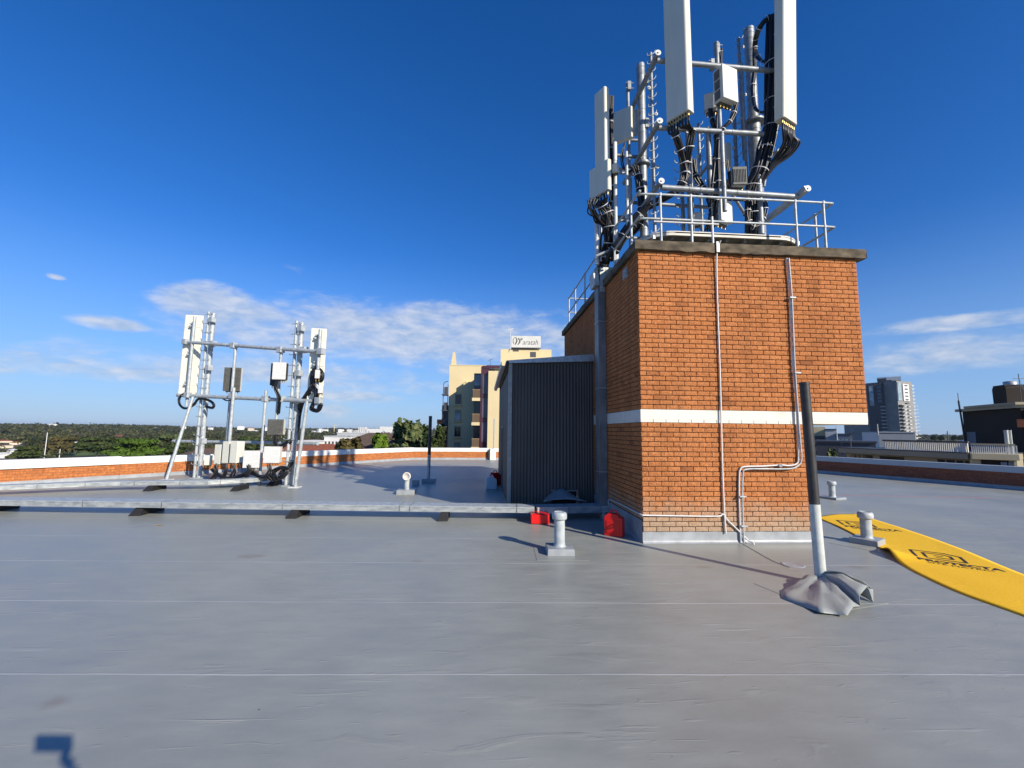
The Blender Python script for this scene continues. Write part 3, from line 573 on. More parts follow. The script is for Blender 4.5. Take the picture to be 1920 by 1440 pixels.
# long tray right across, and the branch that swings to the small mast frame
ta, tb = PZ(-160, 936, .29), PZ(1004, 952, .29)
tA = (ta.x, ta.y+.26); tB = (tb.x, tb.y+.26)
TL = math.hypot(tB[0]-tA[0], tB[1]-tA[1])
tr1 = tray('long straight galvanised cable tray crossing the roof in front of the shed', [tA, tB], .43, .17, .12, [x for x in (1.2, 3.6, 5.3, 7.9, 10.4, 10.62, 12.9)])
tr1b = tray('shaded stub of galvanised cable tray in front of the dark shed opening', [(tB[0]+.03, tB[1]+.02), (2.66, 9.80)], .40, .14, .14, [.7])
tr2 = tray('curved galvanised cable tray swinging round to the small antenna frame', [(-14.3, 12.2), (-13.0, 12.85), (-11.6, 13.6), (-10.7, 13.95), (-9.6, 14.08), (-8.4, 14.25), (-7.75, 14.6), (-7.35, 15.1), (-7.05, 15.9)], (.40), .15, .12, [.7, 2.2, 3.2, 4.4, 5.6, 6.6])
# rubber feet
def foot(px, py, w, lab, yaw=0):
    c = PZ(px, py); mb = MB(); h = .152 if lab.count('curved') else .172
    mb.hexa([(c.x-.10, c.y-.05, 0), (c.x+.13, c.y-.05, 0), (c.x+.13, c.y+w+.2, 0), (c.x-.10, c.y+w+.2, 0), (c.x-.02, c.y+.05, h), (c.x+.13, c.y+.05, h), (c.x+.13, c.y+w+.2, h), (c.x-.02, c.y+w+.2, h)])
    return build('rubber_foot', mb, RUBBER, loc=(c.x, c.y, 0), bevel=.006, label=lab, cat='rubber support', group='rubber blocks under the cable trays')
foot(252, 967, .50, 'black rubber block under the long tray left of the small mast frame')
foot(545, 972, .50, 'black rubber block under the long tray right of the small mast frame')
foot(828, 977, .40, 'small black rubber block under the long tray near the upright vent')
foot(-40, 963, .5, 'black rubber block under the left end of the long tray')
f1 = foot(275, 921, .42, 'black rubber block under the left part of the curved tray')
f2 = foot(438, 921, .42, 'black rubber block under the middle of the curved tray')
foot(505, 912, .40, 'black rubber block under the right end of the curved tray')
# ================= PARAPETS =================
def parapet(lab, a, b_, zb, zc, thick, capover, mb_, mc, foot_h=.13, side=1, capext=0):
    """wall whose roof-side face runs from a to b_; side +1: body lies to the left of a->b_"""
    a, b_ = Vector(a), Vector(b_); d = (b_-a).normalized(); n = Vector((-d.y, d.x, 0))*side; L_ = (b_-a).length
    root = thing('parapet', lab, 'parapet wall', a)
    ang = math.atan2(d.y, d.x)
    def wallpart(nm, m_, y0, y1, z0, z1, x0=0, x1=None, bev=0):
        mb = MB(); x1 = L_ if x1 is None else x1
        ya, yb = (y0, y1) if side > 0 else (-y1, -y0)
        mb.box(x0, x1, ya, yb, z0, z1)
        o = build(nm, mb, m_, None, (0, 0, 0), bevel=bev); o.parent = root; o.location = (0, 0, 0); o.rotation_euler = (0, 0, ang); ROOT[o] = a; return o
    wallpart('brick_wall', mb_, 0, thick, -.01, zb+.01); wallpart('cap', mc, -capover, thick+.05, zb, zc, -capext, L_+capext, .006)
    mb = MB(); n_ = int(L_/.25); vs = []
    for k, (z, yy) in enumerate(((-.002, -.05), (.02, -.025), (.045, -.014), (foot_h, -.012))):
        for i in range(n_+1):
            x = L_*i/n_; vs.append((x, (yy-(.012*mnoise.noise((x*.9, 1, 2)) if k < 2 else 0))*side, z+(.018*mnoise.noise((x*.7, 5, 1)) if k == 3 else 0)))
    mb.add(vs, [(k*(n_+1)+i, k*(n_+1)+i+1, (k+1)*(n_+1)+i+1, (k+1)*(n_+1)+i) if side > 0 else (k*(n_+1)+i, (k+1)*(n_+1)+i, (k+1)*(n_+1)+i+1, k*(n_+1)+i+1) for k in range(3) for i in range(n_)], True)
    o = build('membrane_upstand', mb, FLASH, None, (0, 0, 0)); o.parent = root; o.location = (0, 0, 0); o.rotation_euler = (0, 0, ang)
    return root
pls = PZ(225, 898); pls = pl0+pld*((pls-pl0).dot(pld))
parapet('near left brick parapet with a thick projecting white cap', pl_near, pls, .52, .80, .25, .07, PARB, CAPW)
parapet('long left brick parapet with white cap behind the small antenna frame', pls+pld*.003, pl1, .52, .77, .25, .02, PARB, CAPW)
parapet('far back brick parapet with white cap in front of the cream building', pl1+pbd*.003, cornR, .52, .755, .25, .02, PARB, CAPW)
parapet('brick parapet and cap coloured as shaded on the right edge of the roof', pr_near, cornR-prd*.3, .60, .83, .25, .03, PARBR, CAPG, side=-1)
# white stub pier and thin post on the back parapet
pp = PZ(923, 862); pier = thing('wall_pier', 'small white pier on the far back parapet beside the shed', 'pier', pp)
mb = MB(); mb.box(pp.x-.16, pp.x+.22, pp.y-.3, pp.y-.02, 0, .74); build('pier_block', mb, CAPW, pier, bevel=.01)
mb = MB(); mb.box(pp.x-.26, pp.x-.165, pp.y-.28, pp.y-.05, .12, .60); build('dark_downpipe', mb, BLKPOST, pier)
tp = PZ(925, 862); mb = MB(); top = PY(925.5, 785, tp.y-.15); mb.cyl((tp.x, tp.y-.15, .74), (tp.x+.02, tp.y-.15, top.z), .035)
build('thin_post', mb, GALVD, loc=(tp.x, tp.y, .74), label='thin grey post standing on the white pier in front of the cream building', cat='post')

# ================= VENTS =================
def vent(name, lab, px, py, pipe_h, base_w, rot, base_h=.10, rp=.085, matl=None):
    matl = matl or FLASH; c = PZ(px, py); c = Vector((c.x, c.y, 0)); root = thing(name, lab, 'roof vent', c, 'capped round vents on the roof')
    cs, sn = math.cos(rot), math.sin(rot); r, n = Vector((cs, sn, 0)), Vector((-sn, cs, 0))
    mb = MB(); mb.hexa([c+r*a*base_w/2*k+n*b_*base_w/2*k+Vector((0, 0, z)) for z, k in ((-.001, 1), (base_h, .97)) for a, b_ in ((-1, -1), (1, -1), (1, 1), (-1, 1))]); build('base_box', mb, FLASH, root, bevel=.008)
    z1 = base_h+pipe_h; mb = MB(); mb.lathe(c, [(rp+.02, base_h), (rp+.004, base_h+.012), (rp, base_h+.05), (rp, z1)]); mb.lathe(c, [(rp+.003, base_h+.14), (rp+.003, base_h+.147)]); build('pipe', mb, VENTM, root)
    mb = MB(); mb.lathe(c, [(rp*1.0, z1-.12), (rp*1.28, z1-.115), (rp*1.40, z1-.10), (rp*1.40, z1-.045), (rp*1.32, z1-.02), (rp*1.1, z1-.005), (rp*.98, z1), (rp*.92, z1-.014), (rp*.3, z1-.012), (.001, z1-.012)]); build('vent_cap', mb, VENTM, root)
    return root
VENTM = mat('vent_grey_pvc', (.33, .37, .38), .45, 0, 0, 7, .15, 30, col2=(.50, .53, .53))
vent('roof_vent', 'nearest grey capped vent pipe, on a square base before the lying red jerry can', 1049, 1036, .53, .42, -.05)
vent('roof_vent', 'grey capped vent pipe whose base touches the yellow mat', 1626, 1019, .45, .42, .55)
vent('roof_vent', 'far grey capped vent pipe on a low base between mat and right parapet', 1561, 935, .46, .50, .35, .06)
# upright vent with a round disc facing the camera
c = PZ(762, 926); root = thing('round_face_vent', 'pale vent with a round disc face standing near the long tray', 'roof vent', Vector((c.x, c.y, 0)), 'capped round vents on the roof')
mb = MB(); mb.box(c.x-.26, c.x+.26, c.y-.22, c.y+.24, -.001, .13); build('base_box', mb, FLASH, root, bevel=.01)
mb = MB(); mb.cyl((c.x, c.y, .12), (c.x, c.y, .52), .075, .075, 20); build('pipe', mb, VENTM, root)
mb = MB(); mb.lathe((c.x, c.y+.10, .52), [(.085, 0), (.10, -.04), (.105, -.16), (.12, -.165), (.125, -.19), (.12, -.21), (.09, -.218), (.088, -.208), (.001, -.208)], 24, (0, 1, 0)); build('vent_cap', mb, BAND, root)
# sunken drain
c = PZ(1487, 1059); mb = MB(); mb.lathe((c.x, c.y, .001), [(.155, .0), (.145, .008), (.13, .004), (.06, -.0005), (.02, .001), (.001, .001)], 28)
build('roof_drain', mb, FLASH, loc=(c.x, c.y, 0), label='shallow round roof drain dish between the brick tower and the leaning pole', cat='roof drain')
mb = MB(); mb.tube([PZ(1389, 1017, .006), PZ(1418, 1034, .006), PZ(1450, 1052, .006), PZ(1481, 1064, .006)], .004, 6, 3)
build('thin_wire', mb, GALVD, loc=PZ(1430, 1040), label='thin grey wire lying on the roof from the tower foot to the drain', cat='wire')
# ================= POLES =================
pb, ptp, pm = PZ(1540, 1096), PY(1508, 718, 5.48), PY(1527, 945, 5.48)
pole = thing('vent_pole', 'leaning pole with black upper half and white lower half near the yellow mat', 'pole', pb)
mb = MB(); mb.cyl((pb.x, pb.y, 0), pm, .066, .064, 20); build('white_lower_pipe', mb, WHTPOST, pole)
mb = MB(); mb.cyl(pm, ptp, .062, .060, 20); mb.cyl(ptp-(ptp-pm).normalized()*.03, ptp+(ptp-pm).normalized()*.008, .064, .064, 20); build('black_upper_pipe', mb, BLKPOST, pole)
def patch(px, py, w_, d_, rot, h_=.004, lab=''):
    c = PZ(px, py); cs, sn = math.cos(rot), math.sin(rot); r, n = Vector((cs, sn, 0)), Vector((-sn, cs, 0)); mb = MB()
    mb.prism([(-w_/2, -d_/2), (w_/2, -d_/2), (w_/2, d_/2), (-w_/2, d_/2)], .0005, h_, (Vector((c.x, c.y, 0)), r, n, (0, 0, 1))); return build('membrane_patch', mb, MEMB, loc=(c.x, c.y, 0), bevel=.0015, label=lab, cat='roof patch', group='square membrane patches on the roof')
patch(1532, 1112, .95, .95, .25, lab='square grey membrane patch under the crumpled skirt of the leaning pole')
patch(1050, 1038, .78, .74, -.05, lab='square grey membrane patch under the nearest vent base'); patch(1627, 1022, .85, .85, .55, lab='square grey membrane patch under the vent touching the yellow mat')
patch(762, 926, .95, .9, 0, lab='square grey membrane patch under the round faced vent')
# crumpled membrane skirt
rim = [(1462, 1108, .004), (1466, 1122, .004), (1510, 1139, .006), (1540, 1149, .03), (1568, 1152, .02), (1589, 1154, .035), (1600, 1138, .05), (1613, 1137, .004), (1611, 1117, .11), (1627, 1099, .17), (1638, 1130, .004), (1637, 1105, .10), (1618, 1090, .18), (1600, 1084, .20), (1580, 1079, .19), (1550, 1082, .07), (1520, 1088, .03), (1490, 1093, .01)]
C0 = Vector((pb.x, pb.y, .13)); K = len(rim); rings = 8; vs = [C0]; 
RP0 = [PZ(x, y, z) for x, y, z in rim]; RP = [RP0[i].lerp(RP0[(i+1) % len(RP0)], t_/4) for i in range(len(RP0)) for t_ in range(4)]; K = len(RP)
for j in range(1, rings+1):
    u = j/rings
    for i in range(K):
        q = C0.lerp(RP[i], u); hz = RP[i].z*u+.13*(1-u)**1.2+.04*math.sin(u*3.1)*(1 if RP[i].z > .1 else .5)
        q.z = hz+((.05*abs(mnoise.noise((q.x*4, q.y*4, 2)))-.012+.02*mnoise.noise((q.x*9, q.y*9, 5))+.055*math.sin(math.pi*min(1, u*1.05))*(abs(math.sin(1.5*math.atan2(q.y-C0.y, q.x-C0.x)+.6))**.7-.5)) if j < rings else 0); q.z = max(q.z, .006); vs.append(q)
fs = [(0, 1+i, 1+(i+1) % K) for i in range(K)]+[(1+(j-1)*K+i, 1+j*K+i, 1+j*K+(i+1) % K, 1+(j-1)*K+(i+1) % K) for j in range(1, rings) for i in range(K)]
mb = MB(); mb.add(vs, fs, True)
SKM = mat('loose_grey_membrane', (.31, .325, .30), .42, 0, .06, 3, .05, 12)
sk = build('membrane_skirt', mb, SKM, loc=(pb.x, pb.y, 0), label='crumpled loose grey membrane sheet draped round the foot of the leaning pole', cat='membrane sheet')
q = sk.modifiers.new('t', 'SOLIDIFY'); q.thickness = .004; q.offset = 0
fb, ft, fm = PZ(804, 903), PY(807, 780, 16.3), PY(806, 853, 16.3)
fb = Vector((fb.x, 16.3, 0)); fp = thing('vent_pole', 'upright pole with black top on a square block in front of the far parapet', 'pole', fb)
mb = MB(); mb.box(fb.x-.22, fb.x+.26, 16.1, 16.5, -.001, .14); build('base_box', mb, FLASH, fp, bevel=.01)
mb = MB(); mb.cyl((fb.x, 16.3, .1), (fb.x, 16.3, fm.z), .06); build('grey_lower_pipe', mb, GALVD, fp)
mb = MB(); mb.cyl((fb.x, 16.3, fm.z), (fb.x, 16.3, ft.z), .062); build('black_upper_pipe', mb, BLKPOST, fp)
c = PZ(779, 909); mb = MB(); mb.box(c.x-.10, c.x+.12, c.y-.1, c.y+.1, 0, .17)
build('dark_block', mb, FLASH, loc=(c.x, c.y, 0), bevel=.008, label='low square grey block just behind the round faced vent', cat='block')
# ================= JERRY CANS =================
def jerry(name, lab, M4, matl, s=1.0):
    root = thing(name, lab, 'jerry can', M4.translation, 'plastic jerry cans on the roof')
    def T(mb): mb.v = [tuple(M4 @ Vector(v)*1) for v in [Vector(q)*s for q in mb.v]]; return mb
    # local: width x (.34), depth y (.165), height z (.40)
    prof = [(-.17, .012), (-.158, 0), (.158, 0), (.17, .012), (.17, .30), (.155, .335), (.095, .355), (.075, .40), (-.10, .40), (-.17, .345)]
    mb = MB(); mb.prism(prof, -.0825, .0825, ((0, 0, 0), (1, 0, 0), (0, 0, 1), (0, -1, 0))); build('can_body', T(mb), matl, root, bevel=.018*s)
    for sy_ in (-1, 1): mb = MB(); mb.box(-.125, .125, min(sy_*.083, sy_*.090), max(sy_*.083, sy_*.090), .05, .28); build('raised_panel', T(mb), matl, root, bevel=.004*s)
    mb = MB(); mb.tube([(-.07, 0, .395), (-.06, 0, .445), (.03, 0, .45), (.06, 0, .395)], .014, 10, 4); build('handle', T(mb), matl, root)
    mb = MB(); mb.cyl((-.135, 0, .36), (-.165, 0, .395), .028); build('cap', T(mb), matl if matl is not RED else BLACK, root)
    return root
c = PZ(1153, 1005); jerry('jerry_can', 'upright red plastic jerry can at the foot of the brick corner', Matrix.Translation((c.x, c.y+.02, .003)) @ Matrix.Rotation(R_(-35), 4, 'Z') @ Matrix.Scale(1.0, 4), RED)
c = PZ(1013, 984); jerry('jerry_can', 'red plastic jerry can lying flat side to the camera beside the cable tray', Matrix.Translation((c.x, c.y+.02, .105)) @ Matrix.Rotation(R_(-4), 4, 'Z') @ Matrix.Rotation(R_(-90), 4, 'X'), RED, 1.13)
c = PZ(921, 918); jerry('jerry_can', 'milky white plastic jerry can beside the shed side wall', Matrix.Translation((c.x, c.y+.1, .003)) @ Matrix.Rotation(R_(5), 4, 'Z'), WPLAS)
c = PZ(926, 912); jerry('jerry_can', 'shaded red jerry can behind the white one at the shed side wall', Matrix.Translation((c.x+.05, c.y+.25, .003)) @ Matrix.Rotation(R_(40), 4, 'Z'), RED, 1.12)
# twig
mb = MB(); c = PZ(297, 986); mb.tube([c+Vector((-.06, 0, .006)), c+Vector((0, .01, .02)), c+Vector((.05, -.02, .006))], .006, 6, 3); mb.add([c+Vector((-.02, -.02, .004)), c+Vector((.05, 0, .02)), c+Vector((.08, .05, .004))], [(0, 1, 2)])
build('dry_leaf', mb, mat('dry_leaf_tan', (.35, .24, .10), .9), loc=c, label='small dry tan leaf lying on the roof in front of the long tray', cat='leaf')
# ================= YELLOW MAT =================
Lp = [Vector(p) for p in ((7.72, 9.75), (7.40, 8.75), (7.10, 8.00), (6.86, 7.40), (6.58, 6.86), (6.22, 6.22), (6.02, 5.75), (5.84, 5.12), (5.80, 4.48), (5.72, 3.6), (5.6, 2.6))]
Rp = [Vector(p) for p in ((9.05, 10.15), (8.85, 9.29), (8.62, 8.46), (8.42, 7.8), (8.11, 7.05), (7.80, 6.35), (7.62, 5.95), (7.54, 5.76), (7.30, 5.1), (7.05, 4.4), (6.9, 3.6))]
def cat_(P, t):
    n = len(P)-1; x = t*n; i = min(int(x), n-1); u = x-i; a, b_, c, d = P[max(i-1, 0)], P[i], P[i+1], P[min(i+2, n)]
    return .5*((2*b_)+(c-a)*u+(2*a-5*b_+4*c-d)*u*u+(-a+3*b_-3*c+d)*u**3)
NL, NW = 90, 20; vs = []
bump_c = Vector((6.40, 6.78))
def matz(x, y):
    d = Vector((x, y))-bump_c; al_ = d.dot(Vector((.42, .907))); ac = d.dot(Vector((.907, -.42)))
    return .010+.12*math.exp(-(al_/.28)**2-(max(ac, -.15)/.30)**2)+.014*max(0, mnoise.noise((x*1.3, y*1.3, 0)))+.03*math.exp(-((x-8.3)/.5)**2-((y-9.95)/.25)**2)
for i in range(NL+1):
    a, b_ = cat_(Lp, i/NL), cat_(Rp, i/NL)
    for j in range(NW+1):
        p = a.lerp(b_, j/NW); vs.append((p.x, p.y, matz(p.x, p.y)))
mat_ = thing('floor_mat', 'long yellow felt protection mat with black printed logos on the right', 'floor mat', (7, 6.5, 0))
mb = MB(); mb.add(vs, [(i*(NW+1)+j, (i+1)*(NW+1)+j, (i+1)*(NW+1)+j+1, i*(NW+1)+j+1) for i in range(NL) for j in range(NW)], True)
sh_ = build('felt_sheet', mb, MATY, mat_); q = sh_.modifiers.new('t', 'SOLIDIFY'); q.thickness = .009; q.offset = -1
def mat_print(o, r, k=1.0):
    r = Vector((r[0], r[1], 0)).normalized(); u = Vector((-r.y, r.x, 0)); objs = []
    objs.append(letter('PROTECTA', .20*k, (0, 0, 0), r, u, INK, mat_, 'printed_word', width=.92*k, extrude=0, bold=.008))
    objs.append(letter('SITE MATRIX', .11*k, r*.09*k-u*.12*k, r, u, INK, mat_, 'printed_word', width=.70*k, extrude=0))
    # emblem: nested angular letter shapes
    mb = MB(); th = .034*k
    def poly(pts):
        for (a, b_) in zip(pts[:-1], pts[1:]):
            A, B = Vector(a)*k, Vector(b_)*k; d = (B-A).normalized(); n = Vector((-d.y, d.x))*th/2; A = A-d*th/2; B = B+d*th/2
            q = [A+n, A-n, B-n, B+n]; mb.add([r*p.x+u*p.y for p in q], [(0, 1, 2, 3)])
    poly([(.02, .24), (.02, .76), (.42, .76), (.58, .62), (.58, .24), (.15, .24)])
    poly([(.15, .34), (.15, .64), (.38, .64), (.46, .56), (.46, .37), (.28, .37)]); poly([(.28, .50), (.35, .50)])
    e = build('printed_emblem', mb, INK, None, (0, 0, 0)); e.parent = mat_; objs.append(e); base = ROOT[mat_]; off = Vector((0, 0, 0))
    for q in objs:
        isE = q is e
        bm = bmesh.new(); bm.from_mesh(q.data); bmesh.ops.triangulate(bm, faces=bm.faces)
        for _ in range(2):
            ee = [x for x in bm.edges if x.calc_length() > .04]
            if ee: bmesh.ops.subdivide_edges(bm, edges=ee, cuts=1); bmesh.ops.triangulate(bm, faces=bm.faces)
        for v in bm.verts:
            wx, wy = (v.co.x+(0 if isE else base.x))+o[0], (v.co.y+(0 if isE else base.y))+o[1]
            v.co = (wx-base.x, wy-base.y, matz(wx, wy)+.0035+(.001 if isE else 0)-base.z)
        bm.normal_update()
        for f_ in bm.faces:
            if f_.normal.z < 0: f_.normal_flip()
        bm.to_mesh(q.data); bm.free()
m1 = PZ(1722, 1052); m2 = PZ(1866, 1071); mat_print((m1.x, m1.y), (m2.x-m1.x, m2.y-m1.y))
m1 = PZ(1586, 989); m2 = PZ(1682, 997); mat_print((m1.x, m1.y), (m2.x-m1.x, m2.y-m1.y))
# ================= PLATFORM + HEADFRAME ON THE TOWER =================
PZT = 5.91                                   # platform deck height
plat = thing('mast_platform', 'low white-rimmed steel platform with rounded corners on the brick tower top', 'platform', (4.9, 10.2, 5.44))
def rrect(x0, x1, y0, y1, r, seg=8):
    P = []
    for cx, cy, a0 in ((x1-r, y1-r, 0), (x0+r, y1-r, 90), (x0+r, y0+r, 180), (x1-r, y0+r, 270)):
        for k in range(seg+1): a = R_(a0+90*k/seg); P.append((cx+r*math.cos(a), cy+r*math.sin(a)))
    return P
po = rrect(3.14, 6.58, 8.0, 12.4, .62)
mb = MB(); mb.prism(po, PZT-.045, PZT-.02); build('deck', mb, GALVD, plat)
mb = MB(); n = len(po); pi = rrect(3.18, 6.54, 8.04, 12.36, .58); z0, z1 = PZT-.09, PZT
vs = [(x, y, z) for z in (z0, z1) for x, y in po]+[(x, y, z) for z in (z0, z1) for x, y in pi]
mb.add(vs, [f for i in range(n) for j in [(i+1) % n] for f in ((i, j, n+j, n+i), (2*n+i, 3*n+i, 3*n+j, 2*n+j), (n+i, n+j, 3*n+j, 3*n+i), (i, 2*n+i, 2*n+j, j))]); build('rim', mb, BAND, plat)
for i in range(9):
    x = 3.35+i*.38; mb = MB(); mb.box(x, x+.05, 8.12, 12.3, PZT-.125, PZT-.046); build('joist', mb, GALVD, plat)
for (x, y) in ((3.9, 8.9), (5.8, 8.9), (3.9, 11.5), (5.8, 11.5)):
    mb = MB(); mb.box(x-.06, x+.06, y-.06, y+.06, 5.43, PZT-.13); build('support_leg', mb, GALVD, plat)
frame = thing('antenna_headframe', 'galvanised pipe headframe holding antennas above the brick tower platform', 'antenna frame', (4.9, 9, PZT-.02))
def pipe(nm, p0, p1, r, m_=None, par=None, bands=(), caps=True):
    mb = MB(); mb.cyl(p0, p1, r, r, 16); p0, p1 = Vector(p0), Vector(p1); d = (p1-p0).normalized(); L_ = (p1-p0).length
    for b_ in bands: c = p0+d*b_*L_; mb.cyl(c-d*.012, c+d*.012, r+.006, r+.006, 16)
    return build(nm, mb, m_ or GALVT, par or frame)
def flange(c, d, r, par, n=6):
    mb = MB(); c, d = Vector(c), Vector(d).normalized(); mb.cyl(c-d*.022, c-d*.003, r, r, 20); mb.cyl(c+d*.003, c+d*.022, r, r, 20)
    a = d.orthogonal().normalized(); b_ = d.cross(a)
    for k in range(n): an = 2*math.pi*k/n; q = c+(a*math.cos(an)+b_*math.sin(an))*r*.82; mb.cyl(q-d*.04, q+d*.04, .010, .010, 6)
    return build('bolted_flange', mb, GALVT, par)
YB = 8.02; XL, XR_ = 3.50, 6.42; Zb, Zm, Zt = 6.86, 8.16, 9.68
# bars across the front at three heights, bars running back on the left, long bar running back on the right
pipe('cross_bar', (XL+.03, YB+.06, Zb), (XR_, YB+.06, Zb-.06), .058, bands=(.2, .28, .55, .62))
pipe('cross_bar', (XL, YB+.06, Zm), (5.75, YB+.06, Zm), .052, bands=(.3, .7)); pipe('cross_bar', (XL, YB+.06, Zt), (6.05, YB+.06, Zt-.05), .052, bands=(.12, .55))
for z in (Zb, Zm, Zt):
    c0 = (XL-.02, YB-.06, z+.06); c1 = (XL-.02, 10.2 if z != Zb else 11.4, z+.06)
    pipe('back_bar', c0, c1, .055, bands=(.06, .5)); mb = MB(); mb.cyl((XL-.02, YB-.075, z+.06), (XL-.02, YB-.06, z+.06), .062, .062, 18); mb.cyl((XL-.02, YB-.095, z+.06), (XL-.02, YB-.074, z+.06), .02, .02, 8); build('end_cap', mb, WHITEM, frame)
mb = MB(); c0, c1 = Vector((XR_+.07, YB-.12, Zb+.02)), Vector((XR_+.07, 11.6, Zb-.06)); mb.beam(c0, c1, .09, .12); build('back_bar', mb, GALVD, frame)
mb = MB(); mb.cyl(c0+Vector((0.02, -.02, .0)), c0+Vector((0.02, 0, .0)), .062, .062, 18); mb.cyl(c0+Vector((.02, -.04, 0)), c0+Vector((.02, -.019, 0)), .022, .022, 8); build('end_cap', mb, WHITEM, frame)
pipe('cross_bar', (2.75, 10.1, 7.25), (6.2, 10.1, 7.25), .045); pipe('cross_bar', (3.0, 10.2, 9.4), (4.1, 10.2, 9.42), .04)
pipe('cross_bar', (2.9, 9.3, 8.35), (3.75, 9.3, 8.33), .04); pipe('cross_bar', (3.2, 9.3, 7.2), (5.3, 9.35, 7.2), .04); pipe('cross_bar', (3.1, 9.2, 6.3), (5.0, 9.3, 6.3), .036)
pipe('diagonal_brace', PY(1421, 440, 10.4), PY(1332, 300, 9.5), .04); pipe('diagonal_brace', PY(1302, 345, 9.8), PY(1345, 285, 9.0), .035)
pipe('diagonal_brace', PY(1432, 350, 8.6), PY(1457, 185, 8.3), .035); pipe('diagonal_brace', PY(1432, 300, 8.9), PY(1461, 282, 8.4), .04)
# main masts
def vmast(nm, x, y, z0, z1, r, bands=8, par=None):
    return pipe(nm, (x, y, z0), (x, y, z1), r, None, par, [1-.02, 1-.06]+[k/bands for k in range(1, bands)])
lm = PY(1201, 122, 9.15); vmast('main_mast', lm.x, 9.15, PZT-.02, lm.z, .095)
flange((lm.x, 9.15, 8.05), (0, 0, 1), .17, frame); flange((lm.x, 9.15, PZT), (0, 0, 1), .17, frame)
rm_ = PY(1404, 55, 8.95); z2 = PY(1424, 232, 8.95).z
vmast('main_mast', rm_.x, 8.95, z2, rm_.z, .112); vmast('main_mast', rm_.x, 8.95, PZT-.02, z2, .14, 6); flange((rm_.x, 8.95, z2), (0, 0, 1), .24, frame, 8); flange((rm_.x, 8.95, PZT), (0, 0, 1), .24, frame, 8)
# other uprights: (px, py top, py bottom, Y, r, pegs)
UP = [(1177.5, 155, 445, 9.75, .040, 0), (1222, 100, 442, 8.75, .036, 1), (1277, 268, 440, 8.85, .040, 2), (1291, 235, 440, 8.5, .065, 0), (1311, 232, 430, 9.6, .036, 1),
      (1328, 240, 380, 8.75, .056, 0), (1345, 80, 250, 8.15, .042, 0), (1354, 248, 396, 7.92, .044, 0), (1388, 72, 300, 9.2, .036, 1), (1396, 120, 440, 8.6, .030, 0), (1377, 215, 330, 9.3, .042, 1), (1462, -5, 285, 8.15, .045, 0), (1423, 330, 438, 8.3, .06, 0)]
PEG = 0
for (px, pt, pb_, Y, r, pegs) in UP:
    tp_, bt = PY(px, pt, Y), PY(px+4, pb_, Y); x = (tp_.x+bt.x)/2; zb_ = bt.z if pb_ < 430 else PZT-.02
    u = pipe('cable_post' if pegs else 'upright_pipe', (x, Y, zb_), (x, Y, tp_.z), r, bands=(.985, .95, .3, .6))
    if pegs:
        z = tp_.z-.08; k = 0
        while z > zb_+.15:
            mb = MB(); s_ = 1 if k % 2 else -1
            if pegs == 2: mb.tube([(x, Y, z), (x-.13, Y-.02, z+.0), (x-.17, Y-.03, z+.03), (x-.18, Y-.035, z+.07)], .010, 6, 2)
            else: mb.tube([(x-.10, Y-.05, z+.03), (x-.09, Y-.03, z-.01), (x, Y-.045, z), (x+.07, Y-.06, z+.06), (x+.085, Y-.05, z+.12)], .008, 6, 2)
            build('step_peg', mb, GALV, frame)
            if pegs == 1 and k % 3 == 1:
                mb = MB(); mb.lathe((x+s_*.075, Y-.04, z+.03), [(.018, -.006), (.040, -.006), (.040, .006), (.018, .006), (.018, -.006)], 14, (0, 1, 0)); build('eye_lug', mb, BAND, frame)
            z -= .21; k += 1
for (px, py, Y) in ((1336, 122, 8.2), (1345, 92, 8.2), (1401, 62, 9.0), (1180, 162, 9.7), (1212, 150, 9.1), (1213, 232, 9.1), (1205, 345, 9.1), (1300, 355, 8.4)):
    c = PY(px, py, Y); mb = MB(); mb.box(c.x-.05, c.x+.03, Y-.05, Y+.05, c.z-.11, c.z+.11); mb.cyl((c.x-.1, Y-.03, c.z+.07), (c.x+.1, Y-.03, c.z+.07), .012, .012, 6); mb.cyl((c.x-.1, Y-.03, c.z-.07), (c.x+.1, Y-.03, c.z-.07), .012, .012, 6)
    build('clamp', mb, GALVT, frame)

